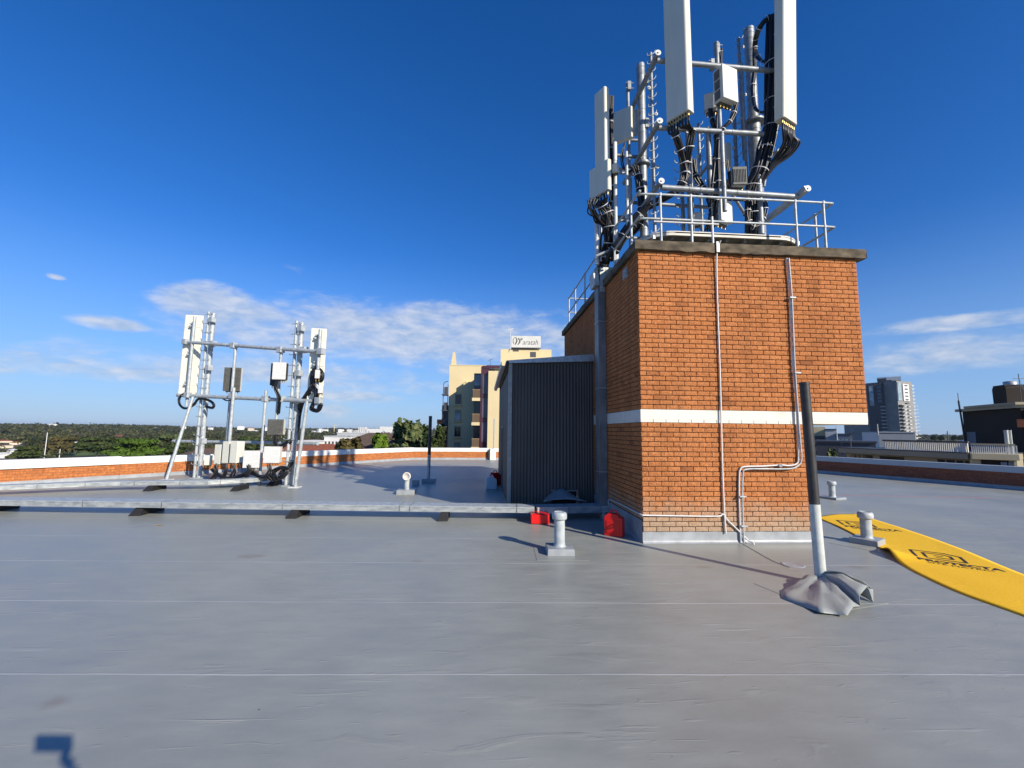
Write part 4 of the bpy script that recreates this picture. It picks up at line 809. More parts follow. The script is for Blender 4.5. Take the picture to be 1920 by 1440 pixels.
# ---------------- panel antennas ----------------
def ant(lab, O, phi, w_, d_, H, m_=None, nconn=8, group='panel antennas on the brick tower', back=False):
    """O: bottom centre of the front face; phi: heading of the face normal from -y towards +x"""
    O = Vector(O); nrm = Vector((math.sin(phi), -math.cos(phi), 0)); r = Vector((math.cos(phi), math.sin(phi), 0)); q = -nrm
    root = thing('panel_antenna', lab, 'antenna', O, group)
    rr = min(w_*.16, .045); prof = []
    for cx, cy, a0 in ((w_/2-rr, rr, 270), (w_/2-.012, d_-.012, 0), (-w_/2+.012, d_-.012, 90), (-w_/2+rr, rr, 180)):
        R2 = rr if cy == rr else .012
        for k in range(5): a = R_(a0+90*k/4); prof.append((cx+R2*math.cos(a), cy+R2*math.sin(a)))
    mb = MB(); mb.prism(prof, .012, H, (O, r, q, (0, 0, 1))); build('radome', mb, m_ or CREAMP, root, bevel=.006)
    mb = MB(); mb.prism([(a*1.012, b_*1.012-.002) for a, b_ in prof], 0, .05, (O, r, q, (0, 0, 1))); build('end_cap', mb, m_ or CREAMP, root, bevel=.004)
    for k in range(nconn):
        x = -w_/2*.84+w_*.84*k/max(1, nconn-1); c = O+r*x+q*(d_*.28); mb = MB(); mb.cyl(c, c-Vector((0, 0, .05)), .015, .015, 10); o_ = build('socket', mb, BLACK, root)
        mb = MB(); mb.cyl(c-Vector((0, 0, .05)), c-Vector((0, 0, .10)), .017, .014, 10); g_ = build('connector', mb, GOLD, o_)
    for f in (.12, .62, .9):
        c = O+q*d_+Vector((0, 0, H*f)); mb = MB(); mb.obox(c, r, q, .16, .09, .05); mb.obox(c+Vector((0, 0, .07)), r, q, .10, .12, .03); build('bracket', mb, GALV, root)
    return root, r, q
A_c = PY(1275, 216, 7.80)
A_c.x -= .03
antC, rC, qC = ant('tall grey-faced panel antenna at the centre front with a lit narrow edge', (A_c.x-.03, 7.80, A_c.z-.02), R_(-55), .50, .19, 3.2)
A_r = PY(1483, 226, 7.75)
antR, rR, qR = ant('tall sunlit cream panel antenna furthest right on the brick tower', (A_r.x, 7.75, A_r.z), R_(24), .47, .20, 3.4)
antR.rotation_euler = (0, R_(3.2), 0)
# left sector: long narrow panel and a wider low panel
aL = PX(1130, 160, 2.62); aLb = PX(1139, 345, 2.62)
pn = Vector((2.62, aL.y, 0)); zt_ = aL.z
def antL(lab, pxn, pyt, pyb, Y, wd, dp, phi):
    t_, b_ = PY(pxn, pyt, Y), PY(pxn+7, pyb, Y); phi = R_(phi); r = Vector((math.cos(phi), math.sin(phi), 0))
    x = (t_.x+b_.x)/2; O = Vector((x, Y, b_.z))-r*wd/2; return ant(lab, O, phi, wd, dp, t_.z-b_.z, nconn=4)
a1 = antL('long narrow panel antenna seen nearly edge on at the far left of the tower', 1131, 160, 350, 9.0, .36, .14, -62)
a2 = antL('short wide panel antenna low at the far left of the tower', 1137, 296, 354, 8.9, .62, .10, -60)
# small tilted flat panel
sp_ = thing('flat_panel_antenna', 'small square tilted grey panel antenna beside the left mast', 'antenna', PY(1168, 230, 9.4), 'panel antennas on the brick tower')
TL_, TR_, BR_, BL_ = PY(1149, 211, 9.75), PY(1183, 197, 9.2), PY(1184, 256, 9.2), PY(1150, 270, 9.75)
off = Vector((.10, .06, 0)); mb = MB(); mb.hexa([BL_, BR_, BR_+off, BL_+off, TL_, TR_, TR_+off, TL_+off]); build('panel', mb, CREAMP, sp_, bevel=.02)
mb = MB(); c = (BR_+TR_)/2+off; mb.box(c.x-.02, c.x+.05, c.y-.05, c.y+.05, c.z-.3, c.z+.3); build('bracket', mb, GALV, sp_)
# ---------------- radio units ----------------
def rru(lab, O, phi, w_, d_, H, face=None, body=None, fins=False, conn=4, group='radio boxes on the brick tower', slot=False):
    O = Vector(O); phi = R_(phi); nrm = Vector((math.sin(phi), -math.cos(phi), 0)); r = Vector((math.cos(phi), math.sin(phi), 0)); q = -nrm
    root = thing('radio_unit', lab, 'radio unit', O, group)
    mb = MB(); mb.obox(O+q*.045, r, q, w_*.94, d_-.045, H); build('housing', mb, body or GREYBOX, root, bevel=.012)
    mb = MB(); mb.obox(O+Vector((0, 0, -.008)), r, q, w_, .043, H+.016); build('front_cover', mb, face or GREYBOX, root, bevel=.012)
    if fins:
        mb = MB()
        for k in range(int(w_/.03)): mb.obox(O-q*.012+r*(-w_/2+.025+k*.03)+Vector((0, 0, .05)), r, q, .008, .014, H-.1)
        build('cooling_fins', mb, DARKFIN, root)
    mb = MB()
    for k in range(3): mb.obox(O+q*(.06)-r*(w_*.475)+Vector((0, 0, H*(.08+.31*k))), q, r, 0.001, .008, H*.24) if False else mb.obox(O+q*(.05+(d_-.05)/2)-r*(w_*.47+.012)+Vector((0, 0, H*(.06+.31*k))), q, r, d_*.5, .01, H*.26)
    build('side_recess', mb, DARKFIN, root)
    if slot:
        for k in (-1, 1): mb = MB(); mb.obox(O-q*.004+r*w_*.22*k+Vector((0, 0, H*.5)), r, q, .025, .006, H*.16); build('vent_slot', mb, BLACK, root)
    mb = MB(); mb.obox(O+q*d_*.5+Vector((0, 0, -.03)), r, q, w_*.8, d_*.4, .03); build('connector_plate', mb, DARKFIN, root)
    for k in range(conn):
        c = O+r*(-w_*.32+w_*.64*k/max(1, conn-1))+q*d_*.6; mb = MB(); mb.cyl(c-Vector((0, 0, .03)), c-Vector((0, 0, .10)), .016, .013, 8); build('connector', mb, GOLD, root)
    return root
c = PY(1371, 186, 7.95); rru('large cream radio box high between the centre and right antennas', (c.x, 7.95, c.z), 18, .42, .26, .74)
c = PY(1333, 202, 8.5); rru('small grey radio box behind the large cream one', (c.x, 8.5, c.z), -30, .26, .24, .36, conn=3)
c = PY(1388, 345, 8.05); rru('dark finned radio box with two slots low beside the right mast', (c.x, 8.05, c.z), -8, .29, .24, .38, face=DARKFIN, body=GREYBOX, fins=True, conn=2, slot=True)
c = PY(1364, 415, 8.2); rru('pale cabinet standing on the platform behind the guard rail', (c.x, 8.2, c.z), 24, .36, .24, .46, conn=3)
c = PY(1307, 419, 8.6); rru('small pale box low on the platform left of the cabinet', (c.x-.02, 8.6, c.z), -20, .26, .2, .25, conn=2)
c = PY(1152, 322, 9.0); rru('small grey box clamped to the thin post beside the left antennas', (c.x, 9.0, c.z), -40, .12, .14, .20, conn=0)
c = PY(1449, 78, 8.2); rru('small pale box high behind the right antenna', (c.x, 8.2, c.z), -50, .20, .16, .34, conn=3)
c = PY(1441, 192, 8.2); rru('small pale box behind the lower half of the right antenna', (c.x, 8.2, c.z), -50, .16, .12, .26, conn=2)
mb = MB(); a, b_ = PY(1370, 300, 9.0), PY(1357, 300, 9.0); mb.obox(PY(1368, 312, 9.3), (1, 0, 0), (0, 1, 0), .12, .10, .62); build('pale_column_antenna', mb, CREAMP, loc=PY(1368, 312, 9.3), bevel=.02, label='slim pale column antenna between the front pipe and the dark finned box', cat='antenna')
# left side pipes in front of the tower edge
lf = thing('side_support_frame', 'pair of pale pipes carrying the left antennas beside the riser top', 'antenna frame', PY(1150, 480, 9.2))
for (px, pt, pb_, Y, r) in ((1156, 268, 500, 9.2, .05), (1119.5, 402, 496, 9.45, .05), (1127, 405, 490, 9.6, .03), (1177, 285, 440, 9.0, .035), (1184, 335, 430, 9.4, .03)):
    t_, b_ = PY(px, pt, Y), PY(px, pb_, Y); pipe('upright_pipe', (b_.x, Y, b_.z), (b_.x+.0, Y, t_.z), r, WHITEM if px < 1160 else GALV, lf, (.15, .5, .85))
a, b_ = PY(1160, 317, 9.2), PY(1205, 322, 9.2); pipe('cross_bar', a, b_, .035, GALV, lf); a, b_ = PY(1162, 324, 9.2), PY(1200, 329, 9.2); pipe('cross_bar', a, b_, .03, GALV, lf); a, b_ = PY(1118, 480, 9.3), PY(1160, 462, 9.2); pipe('cross_bar', a, b_, .03, GALV, lf)
a, b_ = PY(1158, 414, 9.2), PY(1190, 414, 9.2); pipe('cross_bar', a, b_, .03, GALV, lf); 

# ---------------- cable bundles ----------------
rc = random.Random(11)
def bundle(lab, pts, n, spread, r=.018, jit=.4, ties=True, group='black feeder cable bundles on the tower', starts=None, ends=None):
    """pts: (px,py,Y)"""
    P = [PY(x, y, Y) for x, y, Y in pts]; root = thing('cable_bundle', lab, 'cables', P[-1], group)
    for k in range(n):
        a = 2*math.pi*k/n+rc.random(); o_ = Vector((math.cos(a), math.sin(a)*.7, math.sin(a)*.5))*spread*(.4+.6*rc.random())
        Q = [p+o_*(1+jit*(rc.random()-.5))+Vector(((rc.random()-.5)*spread*jit, 0, (rc.random()-.5)*spread*jit)) for p in P]
        if starts: s_ = starts[k % len(starts)]; Q = [s_, s_-Vector((0, 0, .14))]+Q[1:]
        if ends: Q = Q[:-1]+[ends[k % len(ends)]]
        mb = MB(); mb.tube(Q, r*(.8+.4*rc.random()), 7, 4); build('cable', mb, BLACK, root)
    if ties:
        for i in range(1, len(P)-1):
            d = (P[i+1]-P[i-1]).normalized(); mb = MB(); mb.lathe(P[i], [(spread*1.05+r, -.008), (spread*1.08+r, 0), (spread*1.05+r, .008)], 16, d); build('cable_tie', mb, TIE, root)
    return root
# right antenna feeders: eight separate loops falling from the sockets
st = [Vector(O_) for O_ in []]
base = ROOT[antR]; st = [base+rR*(-.197+.395*k/7)+qR*.056-Vector((0, 0, .10)) for k in range(8)]
root = thing('cable_bundle', 'eight separate black feeder cables looping down from the right antenna', 'cables', base, 'black feeder cable bundles on the tower')
for k in range(8):
    e = PY(1437-k*.8, 322+k*2.5, 8.25); m1_ = PY(1470+k*4.2, 264+k*.6, 7.86+.05*(k % 3)); m2_ = PY(1461+k*3.0, 283+k*1.2, 8.0+.05*(k % 2))
    mb = MB(); mb.tube([st[k], st[k]-Vector((0, 0, .16)), m1_, m2_, PY(1449+k*.8, 300+k*1.6, 8.15), e, PY(1424-k, 350, 8.3), PY(1416-k*.7, 378, 8.35), PY(1414-k*.8, 430, 8.45), (PY(1414-k*.8, 430, 8.45).x, 8.5, PZT)], .021, 8, 5); build('cable', mb, BLACK, root)
bundle('thick black trunk of cables running down beside the right antenna to the platform', [(1452, 30, 8.15), (1451, 120, 8.15), (1450, 190, 8.18), (1446, 240, 8.2), (1436, 280, 8.25), (1424, 320, 8.3), (1412, 350, 8.4), (1410, 400, 8.45), (1412, 440, 8.6)], 26, .15, .024)
bundle('black cable loop arching from the right mast top to the right antenna', [(1450, 32, 8.15), (1436, 36, 8.15), (1424, 52, 8.2), (1417, 70, 8.5), (1414, 90, 8.7), (1420, 108, 8.6), (1432, 116, 8.4), (1448, 118, 8.2)], 7, .05, .02)
bundle('black cables hugging the right mast and looping out at its flange', [(1415, 70, 8.7), (1413, 100, 8.75), (1414, 130, 8.75), (1411, 160, 8.75), (1412, 185, 8.75), (1416, 203, 8.6), (1428, 211, 8.4), (1446, 203, 8.2)], 6, .04, .02)
bundle('black cables falling between the two centre boxes to the platform', [(1440, 285, 8.3), (1428, 300, 8.35), (1420, 330, 8.4), (1413, 352, 8.4), (1398, 367, 8.3), (1372, 362, 8.2), (1362, 335, 8.1)], 3, .03, .012)
base = ROOT[antC]; stc = [base+rC*(-.21+.42*k/7)+qC*.053-Vector((0, 0, .10)) for k in range(8)]
bundle('left strand of black cables hanging under the centre antenna', [(1262, 238, 7.9), (1267, 255, 7.95), (1275, 280, 8.1), (1282, 305, 8.2), (1285, 325, 8.25), (1280, 342, 8.25), (1268, 358, 8.4), (1240, 372, 8.7), (1212, 388, 8.9), (1186, 412, 9.1), (1166, 440, 9.2), (1147, 466, 9.4), (1134, 495, 9.7), (1133, 520, 9.8)], 12, .075, .021, starts=stc[:4])
bundle('right strand of black cables hanging under the centre antenna', [(1297, 225, 7.9), (1296, 245, 7.95), (1293, 275, 8.05), (1289, 305, 8.2), (1286, 325, 8.25), (1281, 345, 8.3), (1266, 362, 8.5), (1236, 378, 8.8), (1205, 398, 9.0), (1180, 424, 9.15), (1158, 455, 9.3), (1140, 480, 9.5), (1132, 500, 9.75)], 11, .07, .021, starts=stc[4:])
base = ROOT[a2[0]]; s2 = [base+a2[1]*(-.22+.44*k/5)+a2[2]*.05-Vector((0, 0, .02)) for k in range(6)]
bundle('dense tangle of black cables under the left antennas dropping into the riser', [(1125, 368, 9.0), (1128, 385, 9.2), (1138, 400, 9.2), (1143, 425, 9.3), (1142, 455, 9.4), (1137, 480, 9.6), (1130, 505, 9.75), (1131, 525, 9.8)], 30, .13, .020, 1.0, starts=s2)
bundle('loose black cable loops hanging out left below the left antennas', [(1112, 372, 8.9), (1110, 385, 8.9), (1114, 402, 9.0), (1124, 416, 9.2), (1138, 424, 9.3), (1142, 445, 9.4)], 9, .07, .016, 1.4, ties=False)
bundle('black cables running behind the left antennas beside the white post', [(1146, 180, 9.3), (1144, 230, 9.3), (1145, 280, 9.25), (1148, 320, 9.25), (1150, 350, 9.25), (1146, 380, 9.3), (1143, 410, 9.3)], 8, .06, .018, .6)
bundle('black cables strapped down the left mast to the platform', [(1190, 312, 9.0), (1196, 330, 9.0), (1200, 355, 9.0), (1203, 390, 9.0), (1198, 420, 9.1), (1180, 440, 9.2)], 14, .085, .019, .5)
bundle('black cables curving from the left mast to the thin grey post', [(1172, 268, 9.1), (1166, 290, 9.1), (1168, 312, 9.1), (1178, 322, 9.1), (1195, 312, 9.1), (1200, 305, 9.1)], 4, .03, .014, .8, ties=False)
bundle('black cables sweeping from the cream radio box down the front pipe', [(1380, 195, 8.0), (1376, 212, 8.0), (1368, 228, 8.0), (1356, 242, 8.05), (1348, 262, 8.1), (1346, 300, 8.1), (1347, 340, 8.1), (1344, 375, 8.2), (1340, 410, 8.3)], 7, .04, .016, .5)
bundle('black cables dropping behind the front pipe from the small grey box', [(1332, 205, 8.5), (1336, 225, 8.4), (1342, 255, 8.3), (1341, 300, 8.3), (1338, 345, 8.3), (1335, 390, 8.4), (1336, 425, 8.5)], 8, .05, .018, .6)
bundle('black cables coiled on the right mast foot behind the guard rail', [(1405, 375, 8.3), (1402, 395, 8.3), (1404, 415, 8.3), (1412, 425, 8.3), (1424, 420, 8.3), (1430, 410, 8.3), (1434, 392, 8.3), (1430, 372, 8.3)], 5, .05, .016, .8)

bundle('black cables bunched behind the centre pipes above the platform', [(1300, 300, 8.9), (1304, 330, 8.9), (1318, 352, 8.9), (1330, 372, 8.8), (1334, 400, 8.8), (1328, 432, 8.9)], 9, .07, .02, .8)
bundle('black cables running flat along the lower cross bar to the right mast', [(1283, 352, 8.35), (1310, 366, 8.35), (1340, 372, 8.35), (1370, 374, 8.35), (1398, 376, 8.4)], 6, .04, .018, .8)
bundle('black cables rising behind the large cream radio box', [(1352, 92, 8.6), (1350, 130, 8.6), (1346, 170, 8.6), (1343, 210, 8.6), (1345, 250, 8.6), (1350, 300, 8.7), (1352, 350, 8.7)], 6, .05, .018, .8)
bundle('thick black trunk of cables leaving the tower edge toward the riser', [(1215, 385, 8.7), (1200, 402, 8.8), (1186, 420, 8.9), (1170, 442, 9.0), (1154, 466, 9.1), (1142, 488, 9.4)], 14, .085, .021, .6)
bundle('black cables curling against the slim column antenna', [(1362, 300, 8.2), (1366, 325, 8.2), (1372, 348, 8.2), (1386, 366, 8.2), (1402, 362, 8.2), (1410, 345, 8.3)], 4, .03, .014, .9, ties=False)

# ================= SMALL ANTENNA FRAME (left) =================
q0 = Vector((-10.53, 17.1, 0)); dq = Vector((4.33, -2.18, 0)).normalized(); nq = Vector((dq.y, -dq.x, 0))   # nq: towards the camera
def LP(px, py, off=0.0):
    d = ray(px, py); o_ = q0+nq*off; t_ = (o_-CAM).dot(nq)/(d.dot(nq)); return CAM+d*t_
sf = thing('small_antenna_frame', 'free standing galvanised two-mast antenna frame on the left part of the roof', 'antenna frame', q0)
def sp2(nm, a, b_, r, off=0.0, m_=None, bands=(), vertical=False, par=None):
    A, B = LP(*a, off), LP(*b_, off)
    if vertical: A = Vector((B.x, B.y, A.z))
    return pipe(nm, B, A, r, m_ or GALV, par or sf, bands)
def on0(px, py, off): p = LP(px, py, off); return p
for nm, top, bot, off in (('mast', (398, 588), (376, 897), -.10), ('mast', (567, 605), (546, 897), -.10)):
    A = LP(*top, off); B = LP(*bot, off); B.z = 0; A.x, A.y = (A.x+B.x)/2, (A.y+B.y)/2; B.x, B.y = A.x, A.y
    pipe('mast', B, A, .085, GALV, sf, [k/16 for k in range(1, 16)])
    mb = MB(); mb.box(B.x-.22, B.x+.22, B.y-.22, B.y+.22, -.001, .03); build('base_plate', mb, GALVD, sf)
    P0 = B-dq*.13+nq*.10; P1 = Vector((P0.x, P0.y, A.z+.05)); pipe('peg_rail', P0, P1, .05, GALV, sf)
    z = P1.z-.1; k = 0
    while z > .3:
        c = Vector((P0.x, P0.y, z)); mb = MB(); mb.tube([c-dq*.24+Vector((0, 0, .05)), c-dq*.22, c+nq*.055, c+dq*.22, c+dq*.24+Vector((0, 0, .05))], .011, 6, 2); build('step_peg', mb, GALV, sf); z -= .36; k += 1
for (z_, (a, b_)) in enumerate((((345, 641), (607, 660)), ((333, 741), (601, 753)), ((325, 827), (596, 832)))):
    off = .16 if z_ < 2 else -.25; sp2('cross_bar', b_, a, .065 if z_ < 2 else .055, off, bands=(.02, .17, .35, .62, .82, .98))
for a, b_ in (((362, 744), (312, 900)), ((576, 752), (553, 914))):
    A, B = LP(*a, .2), PZ(*b_); B = Vector((B.x, B.y, 0)); pipe('raking_strut', B, A, .055, GALV, sf)
    mb = MB(); mb.box(B.x-.16, B.x+.16, B.y-.16, B.y+.16, -.001, .025); build('base_plate', mb, WHITEM, sf)
UPS = [(438, 650, 431, 832, .05, .12), (437.5, 727, 431, 832, .055, .26), (430, 745, 425, 850, .05, -.2), (526, 656, 519, 800, .05, .1), (499, 732, 487, 893, .05, .24)]
for (a, b_, c, d, r, off) in UPS:
    A, B = LP(a, b_, off), LP(c, d, off); B = Vector(((A.x+B.x)/2, (A.y+B.y)/2, B.z if d < 880 else 0)); A = Vector((B.x, B.y, A.z)); pipe('upright_pipe', B, A, r, GALV, sf, (.1, .5, .9))
for (px, py, off) in ((438, 648, .16), (526, 656, .16), (400, 645, 0), (570, 656, 0), (436, 742, .2), (527, 748, .2), (383, 745, 0), (558, 752, 0), (380, 827, -.1), (348, 641, .2), (602, 659, .2), (352, 741, .2), (598, 751, .2), (498, 748, .22), (565, 616, 0), (398, 600, 0), (392, 690, 0), (560, 700, 0)):
    c = LP(px, py, off); mb = MB(); mb.obox(c-Vector((0, 0, .10))+nq*.09, dq, -nq, .22, .18, .20); build('clamp', mb, GALV, sf, bevel=.01)
mb = MB(); c = LP(455, 903, .1); mb.box(c.x-1.35, c.x+1.35, c.y-.3, c.y+.7, 0, .03); build('base_sheet', mb, GALVD, sf)
# back-turned panel antennas on the small frame: sunlit backs with brackets and their own mounting pipe
def backant(lab, tl, tr, bl, br, off, pipe_px, ws=1.0):
    A = [LP(*p, off) for p in (bl, br, tr, tl)]
    cxm = (A[0]+A[1]+A[2]+A[3])/4; w_ = ((A[1]-A[0]).length+(A[2]-A[3]).length)/2*.98; H = ((A[2].z+A[3].z)-(A[0].z+A[1].z))/2
    O = Vector((cxm.x, cxm.y, cxm.z-H/2)); root = thing('panel_antenna', lab, 'antenna', O, 'panel antennas on the small frame')
    ang = math.atan2(dq.y, dq.x)+R_(32); r = Vector((math.cos(ang), math.sin(ang), 0)); q = Vector((-r.y, r.x, 0)); w_ *= .80*ws; rr = .05; prof = []
    for cx, cy in ((w_/2, 0), (w_/2, .14), (-w_/2, .14), (-w_/2, 0)): prof.append((cx*(1 if cy == 0 else .86), cy))
    mb = MB(); mb.prism(prof, 0, H, (O, r, q, (0, 0, 1))); build('radome', mb, PANELW, root, bevel=.03)
    for f in (.11, .48, .84):
        c = O+Vector((0, 0, H*f)); mb = MB(); mb.obox(c-q*.012, r, q, w_*.92, .012, .07); build('back_rib', mb, PANELW, root, bevel=.004)
        c = O+Vector((0, 0, H*f)); mb = MB(); mb.obox(c-q*.16, r, q, .17, .15, .06); mb.obox(c-q*.17+Vector((0, 0, .10)), r, q, .12, .16, .05); build('bracket', mb, GALV, root, bevel=.006)
    a, b_ = pipe_px; B = LP(*b_, off+.16); T_ = LP(*a, off+.16); xm = (B+T_)/2; pipe('mounting_pipe', (xm.x, xm.y, B.z), (xm.x, xm.y, T_.z), .055, GALV, root, (.1, .4, .7))
    return root, O, w_, H
bL = backant('wide cream panel antenna seen from behind at the left end of the small frame', (348, 589), (383, 592), (333, 738), (368, 741), 0, ((364, 594), (351, 762)), .72)
bR = backant('narrow cream panel antenna seen from behind at the right end of the small frame', (584, 614), (611, 617), (577, 752), (604, 756), .0, ((600, 618), (593, 760)))
def srru(lab, px, py, w_, H, d_, off, face, body, fins=False, conn=4, phi=30):
    c = LP(px, py, off); ang = math.atan2(dq.y, dq.x)+R_(phi); return rru(lab, c, math.degrees(ang), w_, d_, H, face, body, fins, conn, 'radio boxes on the small frame')
srru('dark framed radio box seen from behind high on the left inner post', 433, 733, .58, .86, .18, .02, DARKFIN, GREYBOX, True, 2)
srru('bright white radio box with black cables high on the right inner post', 522, 711, .42, .56, .25, .45, WHITEM, BLACK, False, 5)
srru('black backed radio box behind the bright white one', 514, 722, .30, .74, .16, .18, BLACK, GREYBOX, False, 3)
srru('finned grey radio box below the lower bar on the right inner post', 515, 815, .50, .50, .25, .30, DARKFIN, GREYBOX, True, 3)
srru('slim cream radio box leftmost of the three low ones', 406, 870, .28, .66, .28, .55, PANELW, GREYBOX, False, 2, 8)
srru('slim cream radio box in the middle of the three low ones', 421, 868, .28, .72, .30, .58, PANELW, GREYBOX, False, 2, 8)
srru('slim cream radio box rightmost of the three low ones', 436, 868, .30, .72, .30, .62, PANELW, GREYBOX, False, 3, 8)
srru('square white radio box low between the slim boxes and the front post', 470, 877, .52, .55, .2, .55, WHITEM, GREYBOX, False, 5)
srru('white radio box low beside the right mast', 508, 868, .50, .52, .25, .45, WHITEM, GREYBOX, False, 5)
def lbundle(lab, pts, n, spread, r=.022, jit=.8, ties=False):
    P = [LP(*p) for p in pts]; root = thing('cable_bundle', lab, 'cables', P[-1], 'black cables on the small frame')
    for k in range(n):
        a = 2*math.pi*k/n; o_ = (dq*math.cos(a)+Vector((0, 0, 1))*math.sin(a)*.6+nq*math.sin(a*2)*.4)*spread*(.4+.6*rc.random())
        Q = [p+o_*(1+jit*(rc.random()-.5)) for p in P]; mb = MB(); mb.tube(Q, r*(.8+.4*rc.random()), 6, 4); build('cable', mb, BLACK, root)
    return root
lbundle('black cable loop hanging under the left antenna of the small frame', [(346, 738, .2), (337, 745, .2), (337, 758, .2), (348, 766, .2), (362, 760, .2), (372, 748, .15), (390, 750, .1), (401, 758, .1), (398, 765, .1), (386, 762, .1)], 5, .06)
lbundle('black cables down the right mast of the small frame', [(592, 690, .15), (585, 706, .15), (586, 722, .15), (576, 738, .12), (566, 752, 0), (560, 775, -.2), (557, 800, -.2), (552, 830, -.2), (548, 855, -.15), (542, 876, .1), (525, 888, .3)], 12, .10)
lbundle('tangled black cables across the back of the right antenna', [(600, 693, .2), (604, 702, .2), (601, 715, .2), (591, 708, .2), (586, 722, .2), (595, 735, .2), (590, 752, .2), (584, 765, .2), (596, 770, .2), (601, 758, .2)], 8, .09)
lbundle('black cables hanging from the bright white box to the lower bar', [(520, 713, .4), (516, 726, .4), (520, 737, .35), (524, 748, .3), (522, 775, .1)], 7, .09, .02)
lbundle('black cable along the lower bar between the two left posts', [(400, 746, .1), (415, 746, .15), (424, 751, .2), (434, 750, .2), (450, 745, .2)], 2, .03)
for i, (a, lab) in enumerate(((405, 'black cables under the leftmost slim box'), (424, 'black cables under the middle slim box'), (438, 'black cables under the rightmost slim box'), (466, 'black cables under the square white box'), (505, 'black cables under the white box beside the right mast'))):
    lbundle(lab, [(a, 872, .6), (a+1, 882, .6), (a-4, 893, .6), (a-16+i*5, 901, .5)], 6, .09)
srru('small pale junction box clamped low on the left mast', 388, 872, .22, .34, .14, .30, PANELW, GREYBOX, False, 2)
srru('small white filter box high on the right mounting pipe', 594, 709, .14, .26, .12, .34, WHITEM, GREYBOX, False, 2)
srru('small white filter box low on the right mounting pipe', 600, 737, .14, .24, .12, .34, WHITEM, GREYBOX, False, 2)
lbundle('black cables draped between the slim boxes and the square white box', [(398, 880, .6), (412, 892, .6), (430, 897, .6), (450, 893, .6), (470, 886, .5), (485, 893, .5), (500, 896, .5)], 8, .09)
lbundle('coil of black cables on the roof beside the right mast foot', [(500, 890, .4), (515, 897, .4), (530, 892, .4), (540, 880, .3), (528, 876, .3), (512, 884, .3), (520, 898, .5)], 7, .10)
lbundle('black cables under the finned grey box on the right inner post', [(516, 818, .3), (515, 828, .3), (520, 838, .2), (530, 835, .1), (545, 826, 0)], 6, .10)
# ================= FAR SURROUNDINGS =================
def frame_at(px0, px1, pyb, D):
    """a box front edge seen between px0 and px1 at depth D, facing the camera"""
    a, b_ = PD(px0, pyb, D), PD(px1, pyb, D); r = Vector((b_.x-a.x, b_.y-a.y, 0)); W = r.length; r.normalize(); return Vector((a.x, a.y, 0)), r, Vector((-r.y, r.x, 0)), W
class Blk:
    def __init__(s, px0, px1, ytop, D, depth, ybot=None, zb=-23, yaw=0.0, D1=None):
        pm = (px0+px1)/2; s.o, s.r, s.n, s.W = frame_at(px0, px1, ytop, D); rm = ray(pm, ytop); dist = D*math.hypot(rm.x, rm.y)
        if D1 or px0 > 1400:
            q = []
            for px_, dd_ in ((px0, D), (px1, D1 or D)):
                d_ = ray(px_, ytop); k_ = dd_ if D1 else dist/math.hypot(d_.x, d_.y); q.append(Vector((d_.x*k_, d_.y*k_, 0)))
            s.o = q[0]; s.r = q[1]-q[0]; s.W = s.r.length; s.r.normalize(); s.n = Vector((-s.r.y, s.r.x, 0))
        if yaw: c, q = math.cos(yaw), math.sin(yaw); s.r = Vector((s.r.x*c-s.r.y*q, s.r.x*q+s.r.y*c, 0)); s.n = Vector((-s.r.y, s.r.x, 0))
        s.zt = PD(pm, ytop, D).z; s.zb = zb if ybot is None else PD(pm, ybot, D).z; s.H = s.zt-s.zb; s.d = depth
    def P(s, u, w_, z): return s.o+s.r*u+s.n*w_+Vector((0, 0, z))
    def box(s, mb, u0, u1, w0, w1, z0, z1):
        return mb.hexa([s.P(u0, w0, z0), s.P(u1, w0, z0), s.P(u1, w1, z0), s.P(u0, w1, z0), s.P(u0, w0, z1), s.P(u1, w0, z1), s.P(u1, w1, z1), s.P(u0, w1, z1)])
    def body(s, mb): return s.box(mb, 0, s.W, 0, s.d, s.zb, s.zt)
    def hit(s, px, py):
        d_ = ray(px, py); t_ = s.o.dot(s.n)/(d_.x*s.n.x+d_.y*s.n.y); return CAM+d_*t_
    def u(s, px, py=800): p = s.hit(px, py); return (Vector((p.x, p.y, 0))-s.o).dot(s.r)
    def z(s, px, py): return s.hit(px, py).z
    def wall(s): return s.box(MB(), 0, s.W, 0, s.d, s.zb, s.zt)
YEL = mat('cream_render_wall', (.68, .56, .32), .85, 0, .04, .4, world=True); GLASSD = mat('dark_glazing', (.02, .022, .03), .08, 0, .3, .3)
MAROON = mat('maroon_panel', (.07, .025, .035), .25, 0, .2, .5); SIGNW = mat('sign_board_white', (.62, .62, .58), .6, 0, .05, 1)
TERRA = mat('orange_balcony_brick', (.50, .16, .06), .85, 0, .15, 3); DKBR = mat('brown_shaded_brick', (.026, .019, .014), .9, 0, .1, .8)  # the dark building's shade is painted into the brown brick
BEIGE = mat('beige_render', (.34, .30, .21), .85, 0, .06, .6); BEIGEL = mat('light_beige_render', (.58, .50, .30), .85, 0, .05, .6)  # dim and bright copies of beige paint the low building's shade and sun
TGREY = mat('tower_grey_panel', (.24, .235, .22), .6, 0, .1, .3); TDARK = mat('dark_and_shade_panel', (.06, .063, .075), .5, 0, .1, .3); TWHITE = mat('tower_white_panel', (.66, .66, .64), .6, 0, .04, .5)  # dark panel also paints the tower's shaded wings, grey its sunlit ones
TGLASS = mat('pale_glazing', (.28, .35, .38), .15, 0, .3, .8); SLATE = mat('blue_grey_cladding', (.12, .15, .19), .6, 0, .06, 1); LGREY = mat('light_grey_render', (.42, .44, .44), .8, 0, .08, 1)
